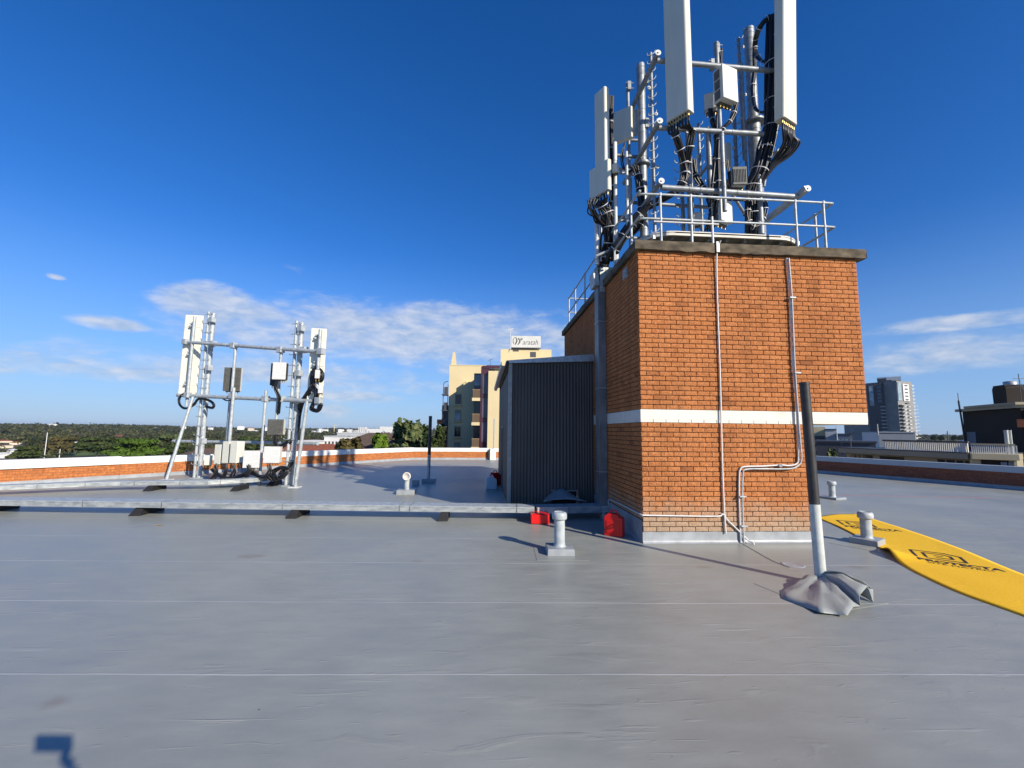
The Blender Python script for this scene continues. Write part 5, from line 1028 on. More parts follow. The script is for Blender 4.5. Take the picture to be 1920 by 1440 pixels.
ROOFR = mat('red_roof_tiles', (.25, .075, .035), .85, 0, .25, 3); ROOFD = mat('brown_roof_tiles', (.10, .065, .045), .85, 0, .2, 3); CREAMW = mat('house_wall_cream', (.62, .55, .42), .85)
PINKB = mat('pink_brick_wall', (.48, .22, .13), .85, 0, .1, 2)
# --- cream apartment block with the rooftop sign ---
D = 62; RAILB = mat('muted_brown_rail', (.26, .17, .10), .7)
main = Blk(843, 940, 686, D, 16); wr = thing('apartment_building', 'cream apartment block with dark red glazed column and a white rooftop sign', 'building', main.P(0, 0, -23))
mb = main.wall(); build('main_wall', mb, YEL, wr)
mb = MB(); main.box(mb, -.02, main.W+.02, -.05, .15, main.zt, main.zt+.12); build('roof_edge', mb, YEL, wr)
mb = MB(); u0 = .25; main.box(mb, u0, u0+.55, .0, 1.2, main.zt, main.zt+.7)
a = main.P(u0, 0, main.zt+.7); mb.hexa([main.P(u0, 0, main.zt+.7), main.P(u0+.55, 0, main.zt+.7), main.P(u0+.55, 1.2, main.zt+.7), main.P(u0, 1.2, main.zt+.7), main.P(u0+.17, .1, main.zt+1.95), main.P(u0+.42, .1, main.zt+1.95), main.P(u0+.42, 1, main.zt+1.95), main.P(u0+.17, 1, main.zt+1.95)]); build('roof_fin', mb, YEL, wr)
def uof(px, blk, D_): return blk.u(px)
def zof(py, D_, px=880): return PD(px, py, D_).z
# shaded wall: recessed windows with sills and little balconies
for row, py in enumerate((748, 778, 808, 838)):
    for (xa, xb) in ((852, 864), (873, 887)):
        ua, ub = uof(xa, main, D), uof(xb, main, D); z0_, z1_ = zof(py+11, D), zof(py-9, D)
        mb = MB(); main.box(mb, ua, ub, -.05, .03, z0_, z1_); o_ = build('window', mb, BEIGE, wr); mb = MB(); main.box(mb, ua+.08, ub-.08, -.075, -.05, z0_+.08, z1_-.5 if row % 2 else z1_-.2); build('pane', mb, TGLASS if (row+(xa > 860)) % 2 else GLASSD, o_)
        mb = MB(); main.box(mb, ua-.1, ub+.1, -.35, 0, z0_-.18, z0_-.02); build('window_ledge', mb, YEL, wr)
# projecting right wing that throws its shade over the main wall
wing = Blk(916, 1040, 696, 55.5, 18); mb = wing.wall(); build('right_wing', mb, YEL, wr)
st2 = Blk(904, 916.5, 690, 56.2, 8); mb = st2.wall(); build('maroon_column', mb, MAROON, wr)
mb = MB(); st2.box(mb, -.12, 0, -.1, .4, st2.zb, st2.zt+.15); st2.box(mb, 0, 2.5, -.08, .2, st2.zt, st2.zt+.3); build('column_trim', mb, MAROON, wr)
bal = Blk(889, 904, 700, 57.0, 6); mb = bal.wall(); build('balcony_stack', mb, GLASSD, wr)
mb = MB(); main.box(mb, uof(869, main, D), uof(889, main, D), -1.2, 0, main.zb, zof(718, D)); build('stair_bay', mb, YEL, wr)
mb = MB(); bal.box(mb, .1, bal.W-.1, -.04, -.02, zof(723, 57), zof(703, 57)); build('pane', mb, TGLASS, wr)
for py in (737, 782, 827):
    za, zb_ = zof(py+15, 57), zof(py, 57); mb = MB(); bal.box(mb, -.12, bal.W, -.9, 0, za-.05, za+.35); build('balcony_slab', mb, YEL, wr)
    mb = MB()
    for k in range(10): bal.box(mb, .0+k*bal.W/10, .05+k*bal.W/10, -.88, -.83, za+.35, zb_+.3)
    bal.box(mb, -.1, bal.W, -.9, -.82, zb_+.3, zb_+.4); build('balcony_railing', mb, RAILB, wr)
for k, py in enumerate((700, 745, 790)):
    mb = MB(); st2.box(mb, .08, st2.W-.05, -.03, -.01, zof(py+38, 56.2), zof(py+2, 56.2)); build('pane', mb, mat('plum_glazing', (.10, .08, .11), .12, 0, .3, .6) if k == 0 else MATS['plum_glazing'], wr)
top = Blk(939, 1034, 655, 60, 8, zb=main.zt-1); mb = top.wall(); build('rooftop_block', mb, YEL, wr)
mb = MB(); top.box(mb, uof(960, top, 60), uof(971, top, 60), -.03, .0, zof(659, 60, 965), zof(656, 60, 965)); top.box(mb, uof(993, top, 60), uof(1004, top, 60), -.03, 0, zof(670, 60, 1000), zof(660, 60, 1000)); 
build('louvre', mb, TDARK, wr)
sgn = thing('rooftop_sign', 'white box sign with curly black lettering on the cream block roof', 'sign', top.P(1.5, .5, top.zt))
sb = Blk(959, 1014, 630, 59.9, 3.0, ybot=652); mb = sb.wall(); build('sign_box', mb, SIGNW, sgn)
mb = MB(); sb.box(mb, -.01, sb.W+.01, -.02, .1, sb.zb-.12, sb.zb); build('sign_base', mb, TDARK, sgn)
px2m = sb.W/55.0
so_ = sb.P(px2m*21.0, -.012, sb.zb+px2m*5.5); letter('aratah', px2m*13.5, so_, sb.r, (0, 0, 1), INK, sgn, 'lettering', width=px2m*29, extrude=.004, shear=.3, bold=-.01)
mb = MB()
def curl(pts, r): mb.tube([sb.P(px2m*x, -.03, sb.zb+px2m*z) for x, z in pts], px2m*r, 6, 4)
curl([(5.2, 6.5), (3.6, 10), (3.6, 15), (5.8, 18.4), (8.6, 18.6), (9.6, 16), (9.2, 11), (7.0, 5.2)], .28); curl([(9.0, 17.8), (9.9, 14.5), (9.2, 10), (7.2, 5)], .5)
curl([(7.0, 5), (9.5, 8), (13, 17)], .25); curl([(13, 17.6), (15.2, 15), (15, 10), (12.2, 5)], .5); curl([(12.2, 5), (15.5, 8), (18.0, 14), (20.6, 17.2), (20.2, 14.8), (18.0, 14.6), (17.6, 17), (19.0, 18.4)], .28)
build('lettering', mb, INK, sgn)
mb = MB(); a = PD(957, 632, 60); mb.cyl(a+Vector((0, 0, -2)), a+Vector((0, 0, 1.1)), .03); mb.beam(a+Vector((-.4, 0, 1.0)), a+Vector((.45, 0, 1.25)), .05, .05); mb.beam(a+Vector((-.3, 0, 1.3)), a+Vector((.4, 0, .95)), .05, .05)
build('tv_aerial', mb, TWHITE, loc=a, label='pale television aerial above the left edge of the white rooftop sign', cat='aerial')
mb = MB(); a = PD(919, 690, 57); mb.cyl(a+Vector((0, 0, -.6)), a+Vector((0, 0, 1.2)), .025); mb.beam(a+Vector((-.3, 0, .95)), a+Vector((.4, 0, 1.25)), .04, .04); mb.box(a.x-.5, a.x+.6, a.y-.1, a.y+.3, a.z-.6, a.z-.1)
build('tv_aerial', mb, TDARK, loc=a, label='dark aerial with small boxes on the lower roof of the cream block', cat='aerial')
# brick balcony block left of it
bb = Blk(829, 843, 760, 66, 10); br_ = thing('balcony_block', 'narrow block of stacked orange brick balconies left of the cream building', 'building', bb.P(0, 0, -23))
mb = bb.wall(); build('core_wall', mb, TDARK, br_)
for k, py in enumerate((790, 805, 820, 835, 850)):
    mb = MB(); bb.box(mb, -.5-.1*k, bb.W-.2, -1.2, .2, zof(py+5, 66, 836), zof(py-3, 66, 836)); build('balcony', mb, TERRA, br_)
fe = thing('fire_stair', 'thin dark balcony ladder rails on the left edge of the cream building', 'stair', main.P(-.9, 0, -20))
mb = MB()
for u in (-.75, -.1): mb.cyl(main.P(u, -.2, main.zb), main.P(u, -.2, zof(722, D)), .05, .05, 6)
mb.tube([main.P(-.75, -.2, zof(722, D)), main.P(-.6, -.2, zof(718, D)), main.P(-.1, -.2, zof(716, D))], .05, 6)
build('rail', mb, TDARK, fe)
for py in (741, 770, 800):
    mb = MB(); main.box(mb, -.85, 0, -.9, .3, zof(py+2, D), zof(py, D)); main.box(mb, -.6, -.1, -.5, -.2, zof(py, D), zof(py-14, D)); build('landing', mb, TDARK, fe)

# --- right side: dark shaded building ---
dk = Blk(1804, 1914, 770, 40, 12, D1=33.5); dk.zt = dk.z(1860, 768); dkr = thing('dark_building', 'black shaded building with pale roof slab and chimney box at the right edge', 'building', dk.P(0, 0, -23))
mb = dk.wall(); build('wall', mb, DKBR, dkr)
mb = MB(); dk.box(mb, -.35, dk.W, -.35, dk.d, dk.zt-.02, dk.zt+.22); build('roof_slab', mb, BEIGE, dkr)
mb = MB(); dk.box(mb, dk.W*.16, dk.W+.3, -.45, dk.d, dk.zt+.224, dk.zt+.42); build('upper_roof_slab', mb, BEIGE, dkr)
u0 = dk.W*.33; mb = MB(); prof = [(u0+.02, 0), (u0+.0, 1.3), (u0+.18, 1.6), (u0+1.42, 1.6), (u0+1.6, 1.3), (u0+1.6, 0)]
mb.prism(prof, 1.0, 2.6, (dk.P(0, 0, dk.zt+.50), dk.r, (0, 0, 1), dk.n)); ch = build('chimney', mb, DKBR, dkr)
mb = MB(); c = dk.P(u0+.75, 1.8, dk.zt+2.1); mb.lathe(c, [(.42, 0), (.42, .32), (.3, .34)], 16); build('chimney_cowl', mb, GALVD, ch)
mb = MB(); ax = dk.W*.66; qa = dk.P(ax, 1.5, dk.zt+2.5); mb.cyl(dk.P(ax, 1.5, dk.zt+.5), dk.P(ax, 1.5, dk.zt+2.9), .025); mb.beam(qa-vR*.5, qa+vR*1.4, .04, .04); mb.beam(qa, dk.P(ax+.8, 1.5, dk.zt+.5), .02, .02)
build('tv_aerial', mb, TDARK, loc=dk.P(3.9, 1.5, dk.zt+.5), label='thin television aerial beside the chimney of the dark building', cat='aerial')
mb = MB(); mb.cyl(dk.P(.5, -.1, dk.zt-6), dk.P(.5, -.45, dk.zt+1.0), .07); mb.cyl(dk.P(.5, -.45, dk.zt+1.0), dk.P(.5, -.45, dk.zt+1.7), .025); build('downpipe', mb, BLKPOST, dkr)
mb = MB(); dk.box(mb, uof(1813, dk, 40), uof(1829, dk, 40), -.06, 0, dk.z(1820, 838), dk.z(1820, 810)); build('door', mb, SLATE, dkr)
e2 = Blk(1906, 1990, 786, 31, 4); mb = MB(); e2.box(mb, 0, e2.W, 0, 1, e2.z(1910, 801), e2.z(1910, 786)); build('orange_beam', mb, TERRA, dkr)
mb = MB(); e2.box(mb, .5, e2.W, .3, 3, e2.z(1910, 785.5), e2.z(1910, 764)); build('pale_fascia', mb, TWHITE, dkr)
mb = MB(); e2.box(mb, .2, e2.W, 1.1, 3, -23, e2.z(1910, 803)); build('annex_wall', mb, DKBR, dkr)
# --- low beige building with balustrade ---
bg_ = Blk(1586, 1822, 842, 40, 8, D1=31); lb = thing('low_building', 'low beige flat-roofed building with dark windows just beyond the right parapet', 'building', bg_.P(0, 0, -23))
zt = bg_.z(1700, 843); 
def bbx(u0, u1, w0, w1, z0, z1, nm, m_): mb = MB(); bg_.box(mb, u0, u1, w0, w1, z0, z1); return build(nm, mb, m_, lb)
W = bg_.W; bbx(0, W, 0, 14, -23, zt-.5, 'wall', BEIGE); bbx(-.3, W+.02, -.5, 14, zt-.5, zt-.1, 'roof_slab', BEIGE); bbx(-.32, W+.04, -.52, 14.02, zt-.098, zt-.02, 'roof_edge', TDARK)
for (xa, xb) in ((1592, 1600), (1601, 1609), (1612, 1632), (1645, 1690), (1752, 1766), (1769, 1784), (1787, 1800), (1803, 1816)):
    ua, ub = bg_.u(xa), bg_.u(xb); o_ = bbx(ua, ub, -.03, .0, zt-1.5, zt-.62, 'window', TDARK)
    mb = MB(); bg_.box(mb, ua+.05, ub-.05, -.05, -.032, zt-1.45, zt-.66); build('pane', mb, GLASSD, o_)
b2 = Blk(1821, 1910, 850, 29.6, 12, yaw=.15); W2 = b2.W; zt2 = zof(851, 29.6, 1860)
mb = MB(); b2.box(mb, 0, W2-.25, .05, 12, -23, zt2-.4); build('end_wall', mb, BEIGEL, lb)
mb = MB(); b2.box(mb, 0, W2, -.25, 12, zt2-.4, zt2); build('end_roof_slab', mb, BEIGEL, lb)
mb = MB(); b2.box(mb, W2*.2, W2-.45, .02, .05, zt2-1.6, zt2-.43); o_ = build('window', mb, DKBR, lb); mb = MB(); b2.box(mb, W2*.62, W2*.75, .0, .02, zt2-1.6, zt2-.55); b2.box(mb, W2*.78, W2*.93, .0, .02, zt2-1.6, zt2-.55); build('pane', mb, TGLASS, o_)
mb = MB(); b2.box(mb, W2-.25, W2-.12, -.2, 12, -23, zt2-.4); build('corner_post', mb, BEIGEL, lb)
bs = thing('balustrade', 'pale slatted balustrade on the low beige building beyond the right parapet', 'balustrade', bg_.P(W*.3, 0, zt))
ua, ub = bg_.u(1660), W; zr = bg_.z(1750, 829)
for k in range(44):
    u = ua+(ub-ua)*k/44; mb = MB(); bg_.box(mb, u, u+.08, -.3, -.22, zt, zr); build('slat', mb, BAND, bs)
mb = MB(); bg_.box(mb, ua-.1, ub, -.34, -.18, zr, zr+.12); build('hand_rail', mb, TDARK, bs)
bs2 = thing('balustrade', 'short light balustrade on the right end of the beige roof beside the dark building', 'balustrade', b2.P(0, 0, zt2)); zr2 = zof(832, 29.6, 1860)
for k in range(22):
    u = W2*(k+.2)/22; mb = MB(); b2.box(mb, u, u+.06, -.1, -.04, zt2, zr2-.1); build('slat', mb, BAND, bs2)
mb = MB(); b2.box(mb, 0, W2-.1, -.13, -.01, zr2-.1, zr2); build('hand_rail', mb, BEIGE, bs2)
for k, (px, lab) in enumerate(((1886, 'thicker pale flue pipe leaning on the beige roof before the dark building'), (1894, 'thinner pale flue pipe right of the thicker one on the beige roof'))):
    a, b_ = PD(px+5, 851, 29.9), PD(px, 808, 29.9); mb = MB(); mb.cyl(a, b_, .11 if k == 0 else .06); mb.cyl(b_, b_+Vector((0, 0, .05)), .12 if k == 0 else .07); build('flue_pipe', mb, WHTPOST, loc=a, label=lab, cat='flue pipe')
# --- mid-distance right: car park block, cladding boxes, tower ---
cp = Blk(1500, 1547, 800, 110, 20); cpr = thing('stepped_building', 'cream building with horizontal dark bands left of the grey boxes', 'building', cp.P(0, 0, -23))
mb = cp.wall(); build('wall', mb, BEIGEL, cpr)
for k in range(6):
    mb = MB(); z = cp.zt-2.3-k*1.9; cp.box(mb, -.2, cp.W+.3, -.4, 4, z-.9, z); build('dark_band', mb, TDARK, cpr)
def simple(nm, lab, px0, px1, py, D_, m_, dep=10, ybot=None, win=None, cat='building', roofm=None, wm_=None, D1=None):
    b_ = Blk(px0, px1, py, D_, dep, ybot, D1=D1); r = thing(nm, lab, cat, b_.P(0, 0, b_.zb)); mb = b_.wall(); build('wall', mb, m_, r)
    mb = MB(); b_.box(mb, -.15, b_.W+.15, -.15, b_.d, b_.zt, b_.zt+.25); build('roof_edge', mb, roofm or m_, r)
    if win:
        nx, nz, fx, fz = win; 
        for i in range(nx):
            for j in range(nz):
                u = b_.W*(i+.5)/nx; z = b_.zt-(j+.5)*fz*1.9; w2 = b_.W/nx*fx/2; mb = MB(); b_.box(mb, u-w2, u+w2, -.06, 0, z-fz*.6, z+fz*.35); build('window', mb, wm_ or TDARK, r)
    return b_, r
simple('plain_grey_building', 'plain grey slab building right of the banded cream one', 1547, 1568, 806, 100, LGREY, roofm=TDARK)
simple('glazed_office', 'small blue glazed office behind the grey slab building', 1568, 1598, 815, 95, SLATE, win=(4, 1, .6, 1.6), wm_=TGLASS, roofm=TDARK)
b_, r = simple('blue_clad_building', 'blue grey clad plant building with white right end before the high tower', 1600, 1647, 812, 84, SLATE, dep=5, roofm=SLATE, D1=74)
we = Blk(1647.2, 1675, 812, 74, 2.5, D1=75.8); mb = MB(); we.box(mb, 0, we.W, 0, 2.5, we.zt-9, we.zt+.1); build('white_end', mb, TWHITE, r)
for k in range(3): mb = MB(); we.box(mb, we.W*(.06+.32*k), we.W*(.30+.32*k), -.04, -.005, we.zt-1.2, we.zt-.25); build('panel', mb, LGREY, r)
simple('dark_low_building', 'long dark shaded building below the grey boxes on the right', 1530, 1642, 830, 60, TDARK, dep=8)
# tower block
tb_ = Blk(1627, 1712, 716, 230, 26); twr = thing('tower_block', 'tall grey and white apartment tower with stacked balconies right of the brick tower', 'tower block', tb_.P(0, 0, -23))
def tz(py): return PD(1670, py, 230).z
def tu(px, py=760): return (px-1627-(py-716)*.085)/85*tb_.W
tr_ = Blk(1672, 1712, 716, 229, 22, D1=236)
def pick(xa): return tr_ if xa >= 1671 else tb_
def tq(mb, xa, xb, w0, w1, z0, z1): B_ = pick(xa); return B_.box(mb, B_.u(xa, 716), B_.u(xb, 716), w0, w1, z0, z1)
def tbox(xa, xb, ya, yb, w0, w1, nm, m_, yw=None): mb = MB(); tq(mb, xa, xb, w0, w1, tz(yb) if yb else -23, tz(ya)); return build(nm, mb, m_, twr)
tbox(1625, 1652, 718, None, 0, 25, 'left_wing', TDARK); tbox(1652, 1672, 712, None, 1, 25, 'centre_wing', TDARK); tbox(1672, 1700, 715, None, -2, 25, 'right_wing', TGREY); tbox(1700, 1708, 716, None, 0, 24, 'corner_wing', TGREY)
tbox(1645, 1663, 708, 718, 2, 20, 'rooftop_plant', TDARK); tbox(1644, 1690, 705, 709, 4, 22, 'roof_screen', TWHITE); tbox(1662, 1690, 706, 713, 2, 4, 'roof_screen', TWHITE)
tbox(1682, 1693, 720, 752, -2.4, -2.0, 'white_panel', TWHITE); tbox(1672.5, 1679, 717, 752, -2.3, -2.0, 'glazed_strip', TGLASS); tbox(1628, 1636, 722, 760, -.3, 0, 'glazed_strip', TGLASS); tbox(1643, 1651, 722, 756, -.3, 0, 'glazed_strip', SLATE)
for k in range(17):
    y = 720+k*6.6
    mb = MB(); tq(mb, 1700, 1707 if y < 757 else 1711, -1.6, 5, tz(y+1.0), tz(y)); tq(mb, 1701, 1704, -1.9, -1.65, tz(y+3.6), tz(y+1.2)); build('balcony', mb, LGREY, twr)
    if y > 756:
        mb = MB(); tq(mb, 1673, 1683, -3.4, -2.02, tz(y+.9), tz(y)); tq(mb, 1678, 1682, -3.3, -3.1, tz(y+3.6), tz(y+1.2)); build('balcony', mb, LGREY, twr)
        mb = MB(); tq(mb, 1672.5, 1678, -2.1, -2.0, tz(y+5.5), tz(y+1.5)); build('window', mb, GLASSD, twr)
        mb = MB(); tq(mb, 1688, 1695, -2.15, -2.0, tz(y+4.5), tz(y+1.8)); w_o = build('window', mb, TDARK, twr); mb = MB(); tq(mb, 1690, 1694, -2.3, -2.16, tz(y+4), tz(y+2.4)); build('pane', mb, TWHITE, w_o)
        mb = MB(); tq(mb, 1647, 1657, -.2, -.02, tz(y+3.5), tz(y+2)); build('window', mb, LGREY, twr)
    else:
        mb = MB(); tq(mb, 1644, 1650, -.5, -.3, tz(y+3.5), tz(y+1)); build('window', mb, GLASSD, twr)
        mb = MB(); tq(mb, 1685, 1690, -2.6, -2.4, tz(y+4), tz(y+2)); build('window', mb, TDARK, twr)
# thin poles, right distance
for px, yt, yb_, D_, lab in ((1776, 808, 835, 60, 'thin dark pole in the gap between tower block and dark building'), (1645, 795, 815, 74, 'thin white pole on the blue grey plant building'), (1568, 799, 830, 90, 'thin pole beside the plain grey slab building'), (1578, 830, 852, 45, 'short street lamp pole before the dark low building'), (1594, 816, 842, 45, 'dark lamp pole left of the blue grey plant building')):
    a, b_ = PD(px, yb_, D_), PD(px, yt, D_); a.x, a.y = b_.x, b_.y; mb = MB(); mb.cyl(a, b_, .0012*D_, .0008*D_, 8); build('thin_pole', mb, TDARK if 'dark' in lab else LGREY, loc=a, label=lab, cat='pole')
for px, yt, D_, lab in ((89, 811, 330, 'tall thin light pole standing over the sports field'), (113, 842, 330, 'short pole in front of the sports field'), (627, 797, 1500, 'distant crane-like mast on the horizon between the small frame and white towers')):
    b_ = PD(px, yt, D_); a = Vector((b_.x, b_.y, -23)); mb = MB(); mb.cyl(a, b_, .0009*D_, .0007*D_, 8)
    if D_ > 1000: mb.beam(b_+Vector((-6, 0, 0)), b_+Vector((14, 0, 0)), 1.2, 1.2)
    build('light_pole', mb, TWHITE if px != 627 else BEIGEL, loc=a, label=lab, cat='pole')

# ================= VEGETATION =================
LEAF = {}
def leafmat(nm, c1, c2):
    m, t, b = newmat(nm); L = t.links.new; at = nn(t, 'ShaderNodeAttribute'); at.attribute_name = 'tone'
    cr = nn(t, 'ShaderNodeValToRGB'); L(at.outputs['Fac'], cr.inputs[0]); cr.color_ramp.elements[0].color = (*c1, 1); cr.color_ramp.elements[1].color = (*c2, 1); e_ = cr.color_ramp.elements.new(.5); e_.color = (c1[0]*.45+c2[0]*.35, c1[1]*.35+c2[1]*.52, c1[2]*.6+c2[2]*.35, 1)
    L(cr.outputs[0], b.inputs['Base Color']); b.inputs['Roughness'].default_value = .8; b.inputs['Specular IOR Level'].default_value = .15; return m
LEAF['olive'] = leafmat('olive_leaves', (.040, .048, .022), (.20, .20, .085)); LEAF['bright'] = leafmat('bright_leaves', (.05, .09, .010), (.16, .22, .025)); LEAF['dark'] = leafmat('dark_leaves', (.014, .022, .009), (.055, .07, .02)); LEAF['brown'] = leafmat('brown_green_leaves', (.04, .03, .014), (.14, .10, .035))
WOOD = leafmat('distant_foliage', (.014, .019, .009), (.115, .100, .040)); BARK = mat('grey_bark', (.14, .11, .08), .9, 0, .2, 3)
def cloud_of_leaves(centers, n_per, leaf, seed=0):
    """centers: array (x,y,z,rx,rz,tone)"""
    rg = np.random.default_rng(seed); C_ = np.repeat(np.array(centers), n_per, axis=0); n = len(C_)
    v = rg.normal(size=(n, 3)); v /= np.linalg.norm(v, axis=1)[:, None]; v[:, 2] = np.abs(v[:, 2])*.9-.15*(rg.random(n) < .3); rad = .55+.45*rg.random(n)**.5
    P = C_[:, :3]+v*np.stack([C_[:, 3], C_[:, 3], C_[:, 4]], 1)*rad[:, None]
    a = rg.normal(size=(n, 3)); nrm = v+.38*a; nrm /= np.linalg.norm(nrm, axis=1)[:, None]
    t1 = np.cross(nrm, rg.normal(size=(n, 3))); t1 /= np.linalg.norm(t1, axis=1)[:, None]; t2 = np.cross(nrm, t1)
    s_ = (leaf if np.isscalar(leaf) else np.repeat(leaf, n_per))*(.6+.8*rg.random(n)); s_ = s_[:, None]
    V = np.stack([P-t1*s_-t2*s_*.6, P+t1*s_-t2*s_*.5, P+t1*s_*.7+t2*s_*.7, P-t1*s_*.6+t2*s_*.6], 1).reshape(-1, 3)
    tone = np.clip(C_[:, 5]+.16*rg.normal(size=n), 0, 1); return V, tone
def leaf_obj(nm, V, tone, m_, parent=None, loc=None, **tg):
    n = len(V)//4; base = ROOT.get(parent, Vector((0, 0, 0))) if parent is not None else Vector(loc or (0, 0, 0)); me = bpy.data.meshes.new(nm); V = V-np.array(base)
    me.vertices.add(4*n); me.vertices.foreach_set('co', V.astype(np.float32).ravel()); me.loops.add(4*n); me.loops.foreach_set('vertex_index', np.arange(4*n, dtype=np.int32))
    me.polygons.add(n); me.polygons.foreach_set('loop_start', np.arange(0, 4*n, 4, dtype=np.int32)); me.polygons.foreach_set('loop_total', np.full(n, 4, dtype=np.int32)); me.update(calc_edges=True)
    a = me.attributes.new('tone', 'FLOAT', 'FACE'); a.data.foreach_set('value', tone.astype(np.float32)); me.materials.append(m_)
    o = bpy.data.objects.new(nm, me); COL.objects.link(o)
    if parent is not None: o.parent = parent
    else: o.location = base
    return tag(o, **tg)
def tree(lab, px, pytop, D_, wpx, kind, tone=.5, clumps=40, per=60, leaf=.32, zb=-23, squash=1.0, group=None, hfrac=.62):
    b_ = PD(px, pytop, D_); H = b_.z-zb; R0_ = wpx/2*D_/FPX; root = thing('leafy_tree', lab, 'tree', (b_.x, b_.y, zb), group); rg = np.random.default_rng(int(px*7+pytop)); cc = []
    hc = H*hfrac
    for k in range(clumps):
        v = rg.normal(size=3); v /= np.linalg.norm(v); rad = rg.random()**.4*.74
        if k < clumps//7: v = np.array([.55*math.cos(k*2.4), .55*math.sin(k*2.4), .80]); rad = .88
        fx = 1-.35*max(0, v[2]*rad); cc.append((b_.x+v[0]*R0_*rad*fx, b_.y+v[1]*R0_*rad*fx, zb+H-hc/2+v[2]*rad*hc/2*1.12*squash, R0_*(.20+.16*rg.random()), hc*(.09+.06*rg.random()), tone+.15*rg.normal()))
    V, tn = cloud_of_leaves(cc, per, leaf, int(px)); leaf_obj('crown', V, tn, LEAF[kind], root)
    mb = MB(); base_ = Vector((b_.x, b_.y, zb)); mb.cyl(base_, base_+Vector((.3, 0, H*.55)), .45*H/20, .28*H/20, 10)
    for k in range(6): c = cc[(k*3) % len(cc)]; mb.cyl(base_+Vector((.2, 0, H*(.35+.03*k))), Vector(c[:3]), .16*H/20, .05*H/20, 6)
    build('trunk', mb, BARK, root); return root
tree('tall grey-green gum tree with a narrow twin top', 750, 790, 50, 36, 'olive', .55, 46, 70, .26)
tree('broad grey-green gum tree, widest behind the back parapet', 773, 791, 48, 62, 'olive', .50, 80, 70, .26)
tree('low dark green tree right of the broad gum tree', 808, 815, 46, 44, 'dark', .6, 36, 60, .26)
tree('small dark tree top left of the brick balconies', 826, 799, 56, 26, 'dark', .55, 30, 50, .36)
tree('small dark pointed tree behind the black topped pole', 798, 801, 57, 22, 'dark', .6, 26, 50, .36)
tree('bright lime green tree left of the gum trees', 714, 804, 58, 46, 'bright', .6, 40, 60, .32, squash=.9)
tree('bushy olive tree in front of the dark roofs', 738, 830, 46, 34, 'olive', .4, 30, 60, .24)
tree('brown-green tree in front of the white flats', 654, 822, 50, 76, 'brown', .5, 70, 70, .24)
tree('small bright bush tree below the brown tiled house', 706, 839, 44, 26, 'bright', .35, 24, 60, .2)
tree('large dark green fig tree left of the small frame', 258, 823, 210, 106, 'bright', .10, 90, 90, .6, hfrac=.8)
tree('broad dark tree left of the fig tree', 185, 821, 330, 76, 'dark', .75, 60, 70, .9, hfrac=.8)
tree('brownish tree between the light pole and the dark tree', 120, 820, 350, 60, 'brown', .45, 50, 70, .9, hfrac=.8)
tree('wide olive tree behind the left strut of the small frame', 318, 815, 320, 66, 'olive', .25, 50, 70, .9, hfrac=.8)
tree('rounded dark tree behind the finned grey box of the small frame', 470, 820, 260, 64, 'dark', .7, 50, 70, .8, hfrac=.8)
tree('darker green tree right of the fig tree', 330, 832, 180, 60, 'dark', .7, 50, 70, .5)
tree('dense dark green tree below the left end of the sports field', 50, 838, 240, 54, 'dark', .8, 50, 70, .6)
tree('brown-green tree behind the two masts of the small frame', 420, 836, 170, 80, 'brown', .4, 60, 70, .5)
tree('dark tree right of the small frame masts', 510, 838, 150, 60, 'dark', .65, 50, 70, .45)
for i, px in enumerate((1750, 1764, 1788, 1800)):
    tree('flat-topped distant tree on the right skyline', px, 818, 520, 10, 'dark', .4, 12, 30, 1.2, group='flat-topped trees on the right skyline', zb=-12, hfrac=.35)
tree('olive shrub tree top beside the banded cream building', 1560, 838, 55, 22, 'olive', .3, 20, 50, .22)
# ================= HOUSES =================
HOUSES = []
def house(lab, px, py, D_, w_, h_, dep, wallm, roofm, hip=True, yaw=0, group='houses among the trees', nm='house'):
    b_ = PD(px, py, D_); z0 = b_.z-h_*1.45; hd_ = math.hypot(b_.x, b_.y); HOUSES.append((math.atan2(b_.x, b_.y), (w_*.5+2)/hd_, hd_, min(hd_*.28, 190))); o_ = Vector((b_.x, b_.y, z0)); root = thing(nm, lab, 'house', o_, group); cz, sz_ = math.cos(yaw-math.atan2(b_.x, b_.y)), math.sin(yaw-math.atan2(b_.x, b_.y)); r, n = Vector((cz, sz_, 0)), Vector((-sz_, cz, 0))
    def P(u, v, z): return o_+r*u+n*v+Vector((0, 0, z))
    mb = MB(); mb.hexa([P(-w_/2, 0, -8), P(w_/2, 0, -8), P(w_/2, dep, -8), P(-w_/2, dep, -8), P(-w_/2, 0, h_), P(w_/2, 0, h_), P(w_/2, dep, h_), P(-w_/2, dep, h_)]); build('wall', mb, wallm, root)
    e = .5; mb = MB(); i_ = dep/2 if hip else 0; mb.add([P(-w_/2-e, -e, h_), P(w_/2+e, -e, h_), P(w_/2+e, dep+e, h_), P(-w_/2-e, dep+e, h_), P(-w_/2+i_, dep/2, h_*1.45), P(w_/2-i_, dep/2, h_*1.45)], [(0, 1, 5, 4), (1, 2, 5), (2, 3, 4, 5), (3, 0, 4), (3, 2, 1, 0)]); build('roof', mb, roofm, root)
    return root, P
rh = random.Random(21)
house('dark brown tiled house behind the olive bush', 712, 812, 100, 15, 4.5, 10, PINKB, ROOFD, group=None); house('low cream house with brown roof beside the brown-green tree', 690, 821, 85, 9, 3.5, 8, CREAMW, ROOFD, group=None)
house('small red tiled roof just above the back parapet', 707, 833, 58, 7, 3, 6, PINKB, ROOFR, group=None)
r, P = house('brick house with pale gable windows left of the gum trees', 727, 820, 90, 6, 5, 7, PINKB, ROOFD, group=None)
